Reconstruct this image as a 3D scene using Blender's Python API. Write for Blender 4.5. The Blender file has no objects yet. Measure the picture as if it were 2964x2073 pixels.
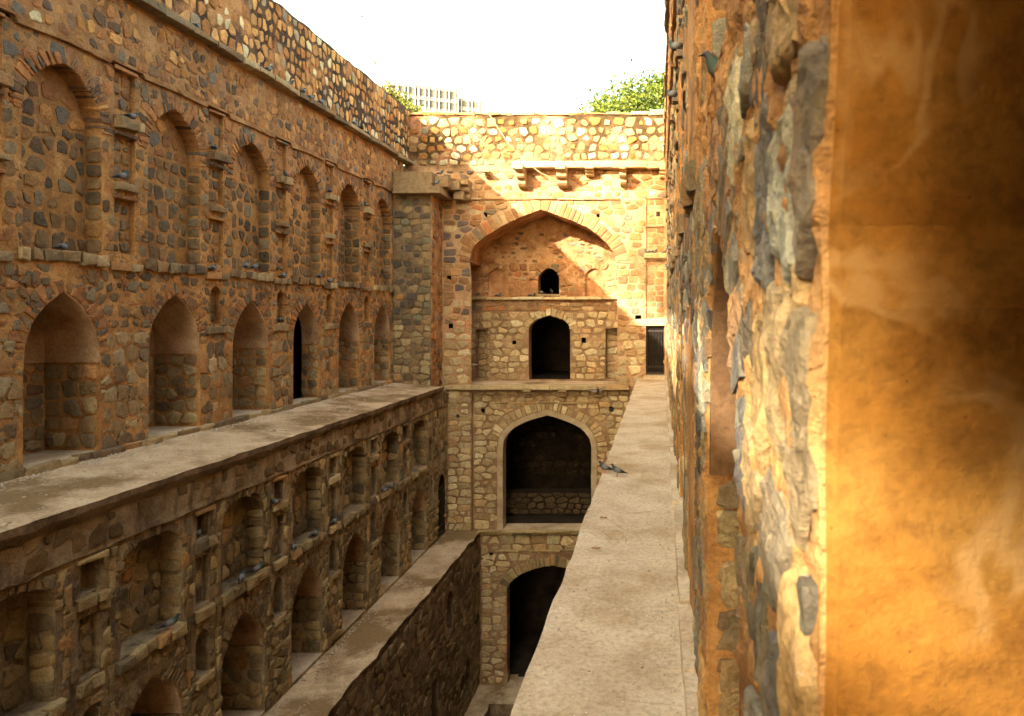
import bpy, math, random
import numpy as np
from mathutils import Vector, noise
from mathutils.geometry import delaunay_2d_cdt

random.seed(7)
SC = bpy.context.scene
COL = SC.collection

# ------------------------------------------------------------------ camera, sky, sun, exposure
CAM_Z = 2.0
cam_d = bpy.data.cameras.new('camera')
cam = bpy.data.objects.new('camera', cam_d)
COL.objects.link(cam)
cam.location = (0, 0, CAM_Z)
cam.rotation_euler = (math.radians(90), 0, 0)
cam_d.sensor_width = 36
cam_d.lens = 24.0
cam_d.shift_x = -0.1455
cam_d.shift_y = -0.0418
cam_d.clip_start = 0.02
cam_d.clip_end = 6000
cam_d.dof.use_dof = True
cam_d.dof.focus_distance = 14.0
cam_d.dof.aperture_fstop = 5.6
SC.camera = cam

SUN_L = Vector((0.58, 1.0, -0.54)).normalized()          # the way the light travels
elev = math.asin(-SUN_L.z)
world = bpy.data.worlds.new('World')
SC.world = world
world.use_nodes = True
wn = world.node_tree.nodes
wl = world.node_tree.links
sky = wn.new('ShaderNodeTexSky')
sky.sky_type = 'NISHITA'
sky.sun_disc = False
sky.sun_elevation = elev
sky.sun_rotation = math.atan2(-SUN_L.x, -SUN_L.y)
sky.air_density = 1.0
sky.dust_density = 4.0
sky.ozone_density = 0.0
wn['Background'].inputs['Strength'].default_value = 0.15
haze_tint = wn.new('ShaderNodeMix')            # dusty town air takes the blue out of the whole sky evenly
haze_tint.data_type = 'RGBA'
haze_tint.blend_type = 'MULTIPLY'
haze_tint.inputs[0].default_value = 1.0
haze_tint.inputs[7].default_value = (1.0, 0.91, 0.68, 1)
wl.new(sky.outputs[0], haze_tint.inputs[6])
wl.new(haze_tint.outputs[2], wn['Background'].inputs['Color'])

sun_d = bpy.data.lights.new('sun', 'SUN')
sun_d.energy = 2.0
sun_d.angle = math.radians(0.6)
sun_d.color = (1.0, 0.91, 0.76)
sun = bpy.data.objects.new('sun', sun_d)
COL.objects.link(sun)
sun.location = (-20, -30, 30)
sun.rotation_euler = SUN_L.to_track_quat('-Z', 'Y').to_euler()

SC.view_settings.view_transform = 'Standard'
SC.view_settings.look = 'None'
SC.view_settings.gamma = 1.0
SC.view_settings.exposure = 3.25
SC.cycles.use_denoising = True
SC.cycles.max_bounces = 8
SC.cycles.diffuse_bounces = 5

F = 1530.0           # focal length and vanishing point of the survey drawing
VX, VY = 1482.0, 707.0

# ------------------------------------------------------------------ materials
def S(r, g, b):
    f = lambda c: (c/255/12.92) if c/255 <= 0.04045 else ((c/255+0.055)/1.055)**2.4
    return (f(r), f(g), f(b))

def new_mat(name, rough=0.92):
    m = bpy.data.materials.new(name)
    m.use_nodes = True
    nt = m.node_tree
    b = nt.nodes['Principled BSDF']
    b.inputs['Roughness'].default_value = rough
    b.inputs['Specular IOR Level'].default_value = 0.15
    return m, nt, b

def N(nt, kind, **kw):
    n = nt.nodes.new(kind)
    for k, v in kw.items():
        setattr(n, k, v)
    return n

def pos_noise(nt, scale, detail=6, rough=0.6, vec=None, dist=0.0):
    n = N(nt, 'ShaderNodeTexNoise')
    n.inputs['Scale'].default_value = scale
    n.inputs['Detail'].default_value = detail
    n.inputs['Roughness'].default_value = rough
    n.inputs['Distortion'].default_value = dist
    if vec is None:
        vec = N(nt, 'ShaderNodeNewGeometry').outputs['Position']
    nt.links.new(vec, n.inputs['Vector'])
    return n.outputs['Fac']

def ramp(nt, fac, stops):
    r = N(nt, 'ShaderNodeValToRGB')
    e = r.color_ramp.elements
    while len(e) < len(stops):
        e.new(0.5)
    for el, (p, c) in zip(e, stops):
        el.position = p
        el.color = (c[0], c[1], c[2], 1)
    nt.links.new(fac, r.inputs['Fac'])
    return r.outputs['Color']

def mixc(nt, fac, a, b, blend='MIX'):
    m = N(nt, 'ShaderNodeMix', data_type='RGBA', blend_type=blend)
    for sock, v in ((m.inputs[0], fac), (m.inputs[6], a), (m.inputs[7], b)):
        if isinstance(v, (int, float)):
            sock.default_value = v
        elif isinstance(v, tuple):
            sock.default_value = (v[0], v[1], v[2], 1)
        else:
            nt.links.new(v, sock)
    return m.outputs[2]

def mrange(nt, v, a, b, c=0.0, d=1.0):
    m = N(nt, 'ShaderNodeMapRange')
    m.inputs[1].default_value, m.inputs[2].default_value = a, b
    m.inputs[3].default_value, m.inputs[4].default_value = c, d
    nt.links.new(v, m.inputs[0])
    return m.outputs[0]

def bump(nt, b, heights, dist=0.02, strength=1.0):
    prev = None
    for h, d in heights:
        bn = N(nt, 'ShaderNodeBump')
        bn.inputs['Strength'].default_value = strength
        bn.inputs['Distance'].default_value = d
        nt.links.new(h, bn.inputs['Height'])
        if prev is not None:
            nt.links.new(prev, bn.inputs['Normal'])
        prev = bn.outputs[0]
    nt.links.new(prev, b.inputs['Normal'])

def stone_material():
    m, nt, b = new_mat('weathered_stone', 0.9)
    at = N(nt, 'ShaderNodeAttribute', attribute_name='Col')
    n1 = pos_noise(nt, 9, 7, 0.65)
    n2 = pos_noise(nt, 45, 5, 0.7)
    v = ramp(nt, n1, [(0.28, (0.62, 0.60, 0.58)), (0.5, (1, 1, 1)), (0.75, (1.28, 1.24, 1.16))])
    c = mixc(nt, 1.0, at.outputs['Color'], v, 'MULTIPLY')
    sp = ramp(nt, n2, [(0.35, (0.72, 0.7, 0.68)), (0.55, (1, 1, 1)), (0.72, (1.25, 1.22, 1.18))])
    c = mixc(nt, 1.0, c, sp, 'MULTIPLY')
    lich = mrange(nt, pos_noise(nt, 21, 8, 0.75), 0.63, 0.70)
    c = mixc(nt, lich, c, S(196, 180, 150))
    dirt = mrange(nt, pos_noise(nt, 3.1, 6, 0.6), 0.55, 0.72, 0, 0.35)
    c = mixc(nt, dirt, c, S(150, 104, 62))
    nt.links.new(c, b.inputs['Base Color'])
    bump(nt, b, [(n1, 0.03), (n2, 0.012)], strength=0.9)
    return m

def mortar_material(name, cols, stain=None, zmix=None, grit=0.016, lump=0.04, streak=None, veins=None, cracks=None, specks=None):
    """cols: three tones of the lime mortar; stain: (colour, low, high) patches of their own;
    zmix: (colours, z0, z1) another mix of mortar used higher up the wall"""
    m, nt, b = new_mat(name, 0.95)
    def soft(c, k=0.0 if 'ochre' in name else 0.06 if 'orange' in name else 0.16):
        l = 0.3*c[0]+0.6*c[1]+0.1*c[2]
        return tuple(x+(l-x)*k for x in c)
    cols = [soft(c) for c in cols]
    geo = N(nt, 'ShaderNodeNewGeometry').outputs['Position']
    n1 = pos_noise(nt, 2.2, 8, 0.62, geo)
    n2 = pos_noise(nt, 28, 6, 0.7, geo)
    n3 = pos_noise(nt, 110, 3, 0.6, geo)
    c = ramp(nt, n1, [(0.3, cols[0]), (0.5, cols[1]), (0.7, cols[2])])
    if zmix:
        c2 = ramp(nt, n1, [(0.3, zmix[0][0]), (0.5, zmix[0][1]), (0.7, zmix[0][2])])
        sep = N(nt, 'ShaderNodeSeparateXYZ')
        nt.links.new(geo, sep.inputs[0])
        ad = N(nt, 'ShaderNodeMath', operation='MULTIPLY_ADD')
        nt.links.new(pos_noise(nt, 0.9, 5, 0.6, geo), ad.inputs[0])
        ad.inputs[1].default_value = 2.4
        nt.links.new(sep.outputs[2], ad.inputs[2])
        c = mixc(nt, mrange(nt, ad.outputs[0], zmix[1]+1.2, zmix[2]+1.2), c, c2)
    if stain:
        f = mrange(nt, pos_noise(nt, 0.75, 7, 0.65, geo), stain[1], stain[2])
        c = mixc(nt, f, c, stain[0])
    if streak:
        mp = N(nt, 'ShaderNodeMapping')
        mp.inputs['Scale'].default_value = (5, 5, 0.5)
        nt.links.new(geo, mp.inputs[0])
        f = mrange(nt, pos_noise(nt, 1.0, 6, 0.65, mp.outputs[0]), 0.48, 0.66, 0, 0.75)
        c = mixc(nt, f, c, streak)
    sp = ramp(nt, n2, [(0.3, (0.66, 0.64, 0.62)), (0.52, (1, 1, 1)), (0.75, (1.22, 1.2, 1.15))])
    c = mixc(nt, 1.0, c, sp, 'MULTIPLY')
    def line(scale, width, dist, mod):
        # a meandering line where a noise field crosses its middle, broken up by a second field
        f = pos_noise(nt, scale, 3, 0.5, geo, dist)
        a = N(nt, 'ShaderNodeMath', operation='SUBTRACT'); nt.links.new(f, a.inputs[0]); a.inputs[1].default_value = 0.5
        a2 = N(nt, 'ShaderNodeMath', operation='ABSOLUTE'); nt.links.new(a.outputs[0], a2.inputs[0])
        l = mrange(nt, a2.outputs[0], width*0.3, width, 1, 0)
        g = mrange(nt, pos_noise(nt, mod, 3, 0.5, geo), 0.48, 0.6)
        p = N(nt, 'ShaderNodeMath', operation='MULTIPLY'); nt.links.new(l, p.inputs[0]); nt.links.new(g, p.inputs[1])
        return p.outputs[0]
    if veins:
        c = mixc(nt, line(veins[1], veins[2], 0.8, veins[1]*1.3), c, veins[0])
    extra = []
    if cracks:
        cl = line(cracks[1], cracks[2], 0.5, cracks[1]*0.8)
        c = mixc(nt, cl, c, cracks[0])
    if specks:
        for (colr, scl, r0) in specks:
            vo = N(nt, 'ShaderNodeTexVoronoi')
            vo.inputs['Scale'].default_value = scl
            nt.links.new(geo, vo.inputs['Vector'])
            f = mrange(nt, vo.outputs['Distance'], r0*0.7, r0, 1, 0)
            g = mrange(nt, pos_noise(nt, scl*0.35, 2, 0.5, geo), 0.5, 0.56)
            p = N(nt, 'ShaderNodeMath', operation='MULTIPLY'); nt.links.new(f, p.inputs[0]); nt.links.new(g, p.inputs[1])
            c = mixc(nt, p.outputs[0], c, colr)
    nt.links.new(c, b.inputs['Base Color'])
    bump(nt, b, [(pos_noise(nt, 9, 6, 0.6, geo), lump), (n2, grit), (n3, grit*0.35)], strength=1.0)
    return m

M = {}
M['stone'] = stone_material()
M['gallery'] = mortar_material('orange_lime_mortar', (S(138, 98, 52), S(184, 136, 76), S(204, 160, 98)),
                               stain=(S(120, 84, 56), 0.56, 0.7),
                               zmix=((S(126, 94, 62), S(166, 128, 86), S(190, 152, 106)), 4.3, 5.6), streak=S(152, 110, 66))
M['parapet'] = mortar_material('blackened_parapet_mortar', (S(48, 38, 28), S(78, 60, 42), S(120, 88, 60)),
                               stain=(S(180, 132, 86), 0.52, 0.62))
M['lower'] = mortar_material('brown_weathered_mortar', (S(122, 104, 74), S(164, 142, 102), S(188, 166, 126)),
                             stain=(S(84, 68, 52), 0.52, 0.66), streak=S(92, 74, 56))
M['deep'] = mortar_material('dark_brown_mortar', (S(98, 80, 56), S(134, 110, 78), S(158, 134, 98)), stain=(S(80, 64, 48), 0.5, 0.65), lump=0.05)
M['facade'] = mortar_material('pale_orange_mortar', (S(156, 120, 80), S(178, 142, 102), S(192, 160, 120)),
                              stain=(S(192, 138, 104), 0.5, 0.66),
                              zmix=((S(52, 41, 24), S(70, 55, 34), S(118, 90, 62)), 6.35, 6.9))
M['facade_low'] = mortar_material('brown_joint_mortar', (S(118, 90, 58), S(156, 120, 80), S(184, 148, 104)), stain=(S(140, 112, 80), 0.5, 0.68))
M['stucco'] = mortar_material('stained_iwan_stucco', (S(134, 86, 40), S(174, 120, 66), S(196, 150, 96)), stain=(S(196, 158, 114), 0.54, 0.6), grit=0.012)
M['tower'] = mortar_material('grey_tower_mortar', (S(110, 90, 66), S(142, 116, 84), S(166, 130, 92)), stain=(S(92, 80, 66), 0.5, 0.64), streak=S(96, 84, 68))
M['tower_side'] = mortar_material('tower_side_mortar', (S(150, 106, 56), S(182, 138, 78), S(204, 160, 100)), lump=0.06, streak=S(126, 88, 54))
M['plaster'] = mortar_material('smooth_niche_plaster', (S(156, 122, 84), S(180, 146, 104), S(198, 166, 124)), grit=0.004, lump=0.012,
                               stain=(S(128, 96, 64), 0.48, 0.64), cracks=(S(110, 82, 54), 1.6, 0.004))
M['plaster_near'] = mortar_material('ochre_niche_plaster', (S(106, 66, 20), S(130, 86, 30), S(146, 106, 48)),
                                    stain=(S(150, 112, 60), 0.52, 0.66), grit=0.005, lump=0.008,
                                    veins=(S(150, 112, 62), 3.4, 0.04), specks=[(S(86, 54, 22), 34, 0.07)])
M['plaster_shaded'] = mortar_material('shaded_niche_plaster', (S(96, 68, 38), S(114, 82, 48), S(130, 98, 62)), grit=0.003, lump=0.01)  # niche shade put into the colour, a darker copy of the ochre plaster
M['surround'] = mortar_material('lime_surround_plaster', (S(150, 126, 90), S(178, 154, 114), S(196, 174, 136)), grit=0.006, lump=0.012)
M['earth'] = mortar_material('trodden_sandy_mortar', (S(178, 154, 116), S(198, 176, 140), S(210, 192, 158)),
                             stain=(S(168, 142, 106), 0.5, 0.64), grit=0.007, lump=0.016,
                             cracks=(S(140, 118, 88), 0.7, 0.003), specks=[(S(92, 78, 58), 9, 0.09), (S(70, 58, 44), 21, 0.1), (S(222, 210, 186), 13, 0.09)])
M['earth2'] = mortar_material('trodden_earth_ledge', (S(170, 142, 102), S(196, 168, 126), S(208, 186, 146)),
                              stain=(S(136, 112, 78), 0.48, 0.6), grit=0.009, lump=0.02,
                              cracks=(S(112, 90, 62), 0.8, 0.006), specks=[(S(98, 80, 56), 8, 0.1), (S(216, 204, 180), 11, 0.09)])
M['room'] = mortar_material('room_shade_masonry', (S(36, 28, 20), S(52, 42, 30), S(66, 54, 38)), lump=0.05)  # darkness of the unlit rooms put into the masonry colour
M['ground'] = mortar_material('dry_ground', (S(120, 100, 70), S(150, 126, 90), S(140, 130, 84)))

def plain(name, col, rough=0.7, metal=0.0, var=0.25, scale=14, bmp=0.0):
    m, nt, b = new_mat(name, rough)
    tc = N(nt, 'ShaderNodeTexCoord').outputs['Object']
    n = pos_noise(nt, scale, 5, 0.6, tc)
    c = mixc(nt, 1.0, col, ramp(nt, n, [(0.3, (1-var,)*3), (0.7, (1+var,)*3)]), 'MULTIPLY')
    nt.links.new(c, b.inputs['Base Color'])
    b.inputs['Metallic'].default_value = metal
    if bmp:
        bump(nt, b, [(n, bmp)])
    return m
M['iron'] = plain('rusty_dark_iron', S(66, 58, 50), 0.6, 0.3)
M['white'] = plain('white_painted_concrete', S(150, 150, 145), 0.8, var=0.06, scale=0.6)
M['concrete'] = plain('grey_roof_concrete', S(116, 116, 110), 0.85, var=0.1, scale=0.5)
M['glass'] = plain('tinted_window_glass', S(84, 86, 78), 0.3, var=0.2, scale=0.8)
M['bark'] = plain('tree_bark', S(98, 80, 60), 0.95, var=0.3, scale=6, bmp=0.03)
M['cable'] = plain('tan_cable', S(190, 150, 108), 0.7)
M['beak'] = plain('pigeon_beak', S(70, 66, 66), 0.5)
M['leg'] = plain('pigeon_leg', S(176, 96, 92), 0.6)
M['dryleaf'] = plain('dry_leaf', S(150, 100, 62), 0.8)
M['pebble'] = plain('grey_pebble', S(176, 164, 146), 0.9, var=0.4, scale=60)

def vcol_mat(name, rough, spec=0.2, trans=0.0):
    m, nt, b = new_mat(name, rough)
    at = N(nt, 'ShaderNodeAttribute', attribute_name='Col')
    nt.links.new(at.outputs['Color'], b.inputs['Base Color'])
    b.inputs['Specular IOR Level'].default_value = spec
    if trans:
        tr = N(nt, 'ShaderNodeBsdfTranslucent')
        nt.links.new(at.outputs['Color'], tr.inputs['Color'])
        mx = N(nt, 'ShaderNodeMixShader')
        mx.inputs[0].default_value = trans
        nt.links.new(b.outputs[0], mx.inputs[1])
        nt.links.new(tr.outputs[0], mx.inputs[2])
        nt.links.new(mx.outputs[0], nt.nodes['Material Output'].inputs['Surface'])
    return m
M['feather'] = vcol_mat('pigeon_feather', 0.7)
M['leaf'] = vcol_mat('tree_leaf', 0.6, 0.3, 0.35)

# ------------------------------------------------------------------ object helpers
def mesh_obj(name, verts, faces, mat, parent=None, cols=None, centre=True, smooth=False):
    me = bpy.data.meshes.new(name)
    c = Vector((0, 0, 0))
    if centre and len(verts):
        a = np.asarray(verts, dtype=float)
        c = Vector(((a[:, 0].min()+a[:, 0].max())/2, (a[:, 1].min()+a[:, 1].max())/2, a[:, 2].min()))
        verts = (a-np.array(c)).tolist()
    me.from_pydata(verts, [], faces)
    if cols is not None:
        at = me.color_attributes.new('Col', 'FLOAT_COLOR', 'POINT')
        at.data.foreach_set('color', np.asarray(cols, dtype=np.float32).ravel())
    me.materials.append(M[mat] if isinstance(mat, str) else mat)
    if smooth:
        me.polygons.foreach_set('use_smooth', [True]*len(me.polygons))
    me.update()
    o = bpy.data.objects.new(name, me)
    COL.objects.link(o)
    o.location = c
    if parent is not None:
        o.parent = parent
        o.location = c - world_loc(parent)
    return o

def world_loc(o):
    v = o.location.copy()
    while o.parent:
        o = o.parent
        v += o.location
    return v

def tag(o, label=None, cat=None, group=None, kind=None):
    if label: o['label'] = label
    if cat: o['category'] = cat
    if group: o['group'] = group
    if kind: o['kind'] = kind
    return o

def thing(name, label, cat, loc, group=None):
    o = bpy.data.objects.new(name, None)
    COL.objects.link(o)
    o.location = loc
    o.empty_display_size = 0.3
    return tag(o, label, cat, group)

class MB:
    def __init__(s):
        s.v, s.f = [], []
    def box(s, lo, hi, jit=0.0, rnd=random):
        b = len(s.v)
        for x in (lo[0], hi[0]):
            for y in (lo[1], hi[1]):
                for z in (lo[2], hi[2]):
                    s.v.append((x+rnd.uniform(-jit, jit), y+rnd.uniform(-jit, jit), z+rnd.uniform(-jit, jit)))
        for q in ((0, 1, 3, 2), (4, 6, 7, 5), (0, 4, 5, 1), (2, 3, 7, 6), (0, 2, 6, 4), (1, 5, 7, 3)):
            s.f.append([b+i for i in q])
        return s
    def tube(s, pts, r, n=6):
        b = len(s.v)
        pts = [Vector(p) for p in pts]
        for i, p in enumerate(pts):
            d = (pts[min(i+1, len(pts)-1)]-pts[max(i-1, 0)]).normalized()
            a = d.orthogonal().normalized()
            c = d.cross(a)
            rr = r[i] if isinstance(r, (list, tuple)) else r
            for k in range(n):
                t = 2*math.pi*k/n
                s.v.append(tuple(p+(a*math.cos(t)+c*math.sin(t))*rr))
        for i in range(len(pts)-1):
            for k in range(n):
                s.f.append([b+i*n+k, b+i*n+(k+1) % n, b+(i+1)*n+(k+1) % n, b+(i+1)*n+k])
        s.f.append([b+k for k in range(n)][::-1])
        s.f.append([b+(len(pts)-1)*n+k for k in range(n)])
        return s
    def build(s, name, mat, parent=None, cols=None, smooth=False):
        return mesh_obj(name, s.v, s.f, mat, parent, cols, True, smooth)

class Frame:
    """a wall plane: u along it, v up, w out of it"""
    def __init__(s, o, u, v, n):
        s.o, s.u, s.v, s.n = (np.array(a, dtype=float) for a in (o, u, v, n))
        s.flip = np.dot(np.cross(s.u, s.v), s.n) < 0
    def P(s, u, v, w=0.0):
        return s.o+s.u*u+s.v*v+s.n*w

def bbox(poly):
    us = [p[0] for p in poly]
    vs = [p[1] for p in poly]
    return min(us), max(us), min(vs), max(vs)

def inside(poly, x, y):
    r = False
    j = len(poly)-1
    for i in range(len(poly)):
        xi, yi = poly[i]
        xj, yj = poly[j]
        if (yi > y) != (yj > y) and x < (xj-xi)*(y-yi)/(yj-yi)+xi:
            r = not r
        j = i
    return r

class Holes:
    def __init__(s, polys=()):
        s.items = [(p, bbox(p)) for p in polys]
    def hit(s, x, y, m=0.0):
        for p, (a, b, c, d) in s.items:
            if a-m <= x <= b+m and c-m <= y <= d+m:
                if inside(p, x, y):
                    return True
        return False

def rect(a, b, c, d):
    return [(a, c), (a, d), (b, d), (b, c)]

def densify(poly, step):
    out = []
    for i in range(len(poly)):
        a, b = poly[i], poly[(i+1) % len(poly)]
        L = math.hypot(b[0]-a[0], b[1]-a[1])
        n = max(1, int(round(L/step)))
        for k in range(n):
            t = k/n
            out.append((a[0]+(b[0]-a[0])*t, a[1]+(b[1]-a[1])*t))
    return out

def rough_rect(a, b, c, d, rnd, j=0.012, step=0.16):
    return [(x+rnd.uniform(-j, j), y+rnd.uniform(-j, j)) for x, y in densify(rect(a, b, c, d), step)]

def arch(uc, hw, zb, zs, za, n=9, rnd=None, j=0.0, k=(0.5, 0.55, 0.82), side=3):
    r = za-zs
    half = []
    for i in range(n+1):
        t = i/n
        a, b, c, d = (1-t)**3, 3*t*(1-t)**2, 3*t*t*(1-t), t**3
        half.append((hw*(a+b+c*k[1]), zs+r*(b*k[0]+c*k[2]+d)))
    pts = [(uc-hw, zb+(zs-zb)*i/side) for i in range(side)]
    pts += [(uc-x, z) for x, z in half]
    pts += [(uc+x, z) for x, z in half[-2::-1]]
    pts += [(uc+hw, zs-(zs-zb)*i/side) for i in range(1, side+1)]
    if rnd and j:
        pts = [pts[0]]+[(x+rnd.uniform(-j, j), y+rnd.uniform(-j, j)) for x, y in pts[1:-1]]+[pts[-1]]
    return pts

def offset_poly(pts, d):
    """open outline moved outwards (away from its middle) by d"""
    out = []
    for i, p in enumerate(pts):
        a, b = pts[max(i-1, 0)], pts[min(i+1, len(pts)-1)]
        tx, ty = b[0]-a[0], b[1]-a[1]
        L = math.hypot(tx, ty) or 1
        out.append((p[0]-ty/L*d, p[1]+tx/L*d))
    return out

def patch(name, W, outer, holes, step, amp, mat, parent, w0=0.0, edge_jit=0.0, seed=0, freq=2.2, wf=None):
    """face of a wall with openings, its surface uneven by amp"""
    rnd = random.Random(seed+11)
    pts, edges = [], []
    def loop(poly):
        b = len(pts)
        pts.extend(poly)
        edges.extend((b+i, b+(i+1) % len(poly)) for i in range(len(poly)))
    o2 = densify(outer, step)
    loop(o2)
    nb = len(o2)
    for h in holes:
        loop(h)
        nb += len(h)
    H = Holes(holes)
    a, b, c, d = bbox(outer)
    plain_rect = len(outer) == 4
    v = c+step*0.6
    while v < d-step*0.4:
        u = a+step*0.6
        while u < b-step*0.4:
            x, y = u+rnd.uniform(-.3, .3)*step, v+rnd.uniform(-.3, .3)*step
            if (plain_rect or inside(outer, x, y)) and not H.hit(x, y):
                pts.append((x, y))
            u += step
        v += step
    r = delaunay_2d_cdt([Vector(p) for p in pts], edges, [], 0, 1e-6)
    vs, fs = r[0], r[2]
    oi = r[3]
    V = []
    for i, p in enumerate(vs):
        q = W.P(p[0], p[1], w0)
        src = oi[i][0] if oi[i] else 10**9
        if wf:
            q = q+W.n*wf(p[0], p[1])
        if src >= nb or amp < 0:
            q = q+W.n*(abs(amp)*noise.fractal(Vector(q*freq), 0.9, 2.1, 4))
        V.append(tuple(q))
    Fc = []
    for f in fs:
        x = sum(vs[i][0] for i in f)/3
        y = sum(vs[i][1] for i in f)/3
        if H.hit(x, y) or not (a <= x <= b and c <= y <= d) or (not plain_rect and not inside(outer, x, y)):
            continue
        Fc.append(list(f)[::-1] if W.flip else list(f))
    return mesh_obj(name, V, Fc, mat, parent)

def strip(W, pts, w0, w1, mb, nd=1, amp=0.0, close=False):
    """reveal: the outline swept from w0 to w1"""
    b = len(mb.v)
    n = len(pts)
    for k in range(nd+1):
        w = w0+(w1-w0)*k/nd
        for p in pts:
            q = W.P(p[0], p[1], w)
            if amp and 0 < k:
                q = q+np.array(noise.noise_vector(Vector(q*3)))*amp
            mb.v.append(tuple(q))
    for k in range(nd):
        for i in range(n if close else n-1):
            j = (i+1) % n
            mb.f.append([b+k*n+i, b+k*n+j, b+(k+1)*n+j, b+(k+1)*n+i])
    return mb

def fill(W, poly, w, mb):
    b = len(mb.v)
    for p in poly:
        mb.v.append(tuple(W.P(p[0], p[1], w)))
    mb.f.append(list(range(b, b+len(poly))))
    return mb

# ------------------------------------------------------------------ masonry: every stone its own solid
PAL = {
 'dark':  [(S(124, 104, 82), 4), (S(108, 94, 78), 3), (S(140, 112, 82), 3), (S(134, 120, 100), 2), (S(158, 122, 82), 2), (S(94, 84, 72), 1.2)],
 'warm':  [(S(152, 108, 76), 4), (S(168, 118, 78), 3), (S(128, 100, 80), 2), (S(116, 108, 100), 1.3), (S(186, 136, 84), 1.5), (S(104, 86, 74), 1)],
 'parapet': [(S(186, 138, 92), 4), (S(198, 150, 100), 3), (S(206, 188, 154), 1.4), (S(168, 116, 72), 3), (S(150, 136, 118), 1.2), (S(214, 164, 104), 1)],
 'pier':  [(S(158, 138, 108), 4), (S(142, 120, 92), 3), (S(128, 112, 92), 2), (S(172, 152, 120), 2), (S(118, 100, 82), 1.5), (S(170, 130, 92), 1)],
 'olive': [(S(163, 141, 105), 4), (S(143, 124, 92), 3), (S(180, 158, 120), 2.5), (S(126, 111, 88), 2), (S(111, 98, 81), 1), (S(171, 133, 92), 1)],
 'room_shade': [(S(56, 46, 34), 2), (S(66, 54, 40), 1)],  # back wall stones of the room, interior shade put into the colour
 'room_shade2': [(S(78, 64, 46), 2), (S(92, 76, 56), 1)],  # bench stones, shade likewise in the colour
 'deep': [(S(130, 108, 80), 4), (S(112, 93, 69), 3), (S(147, 125, 95), 2)],
 'facade': [(S(156, 117, 82), 4), (S(146, 107, 74), 3), (S(164, 132, 98), 3), (S(136, 98, 70), 1.5), (S(123, 107, 89), 1.0), (S(164, 108, 70), 1.2), (S(171, 146, 115), 1.3)],
 'facade_left': [(S(172, 130, 90), 3), (S(116, 100, 92), 2.2), (S(140, 106, 78), 2.5), (S(196, 174, 140), 1.4), (S(92, 82, 82), 1.4)],
 'cream': [(S(190, 168, 134), 4), (S(178, 156, 122), 3), (S(168, 144, 110), 2.4), (S(202, 184, 152), 1.6), (S(184, 150, 112), 1.4)],
 'tower': [(S(130, 112, 88), 4), (S(112, 98, 80), 3), (S(148, 126, 96), 2), (S(90, 82, 76), 1.5), (S(176, 132, 78), 0.7), (S(122, 118, 100), 1.5)],
 'upper': [(S(151, 118, 82), 4), (S(159, 133, 102), 3), (S(164, 151, 130), 1.8), (S(141, 97, 57), 2), (S(125, 115, 99), 1)],
 'near': [(S(152, 126, 92), 3), (S(136, 118, 94), 3), (S(122, 110, 94), 2.4), (S(168, 136, 94), 2.4), (S(104, 94, 82), 1)],
 'grey': [(S(132, 126, 116), 3), (S(112, 106, 100), 3), (S(150, 142, 124), 2), (S(140, 108, 80), 2), (S(94, 88, 86), 2), (S(176, 164, 138), 1)],
}

def pick(pal, rnd):
    p = PAL[pal]
    t = rnd.uniform(0, sum(w for _, w in p))
    for c, w in p:
        t -= w
        if t <= 0:
            break
    k = rnd.uniform(0.82, 1.18)
    h = rnd.uniform(-0.05, 0.05)
    return (c[0]*k*(1+h), c[1]*k*1.03, c[2]*k*0.92*(1-h))

def clip_half(poly, mx, my, nx, ny):
    out = []
    n = len(poly)
    for i in range(n):
        ax, ay = poly[i]
        bx, by = poly[(i+1) % n]
        da = (ax-mx)*nx+(ay-my)*ny
        db = (bx-mx)*nx+(by-my)*ny
        if da <= 0:
            out.append((ax, ay))
        if (da < 0 < db) or (db < 0 < da):
            t = da/(da-db)
            out.append((ax+(bx-ax)*t, ay+(by-ay)*t))
    return out

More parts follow.
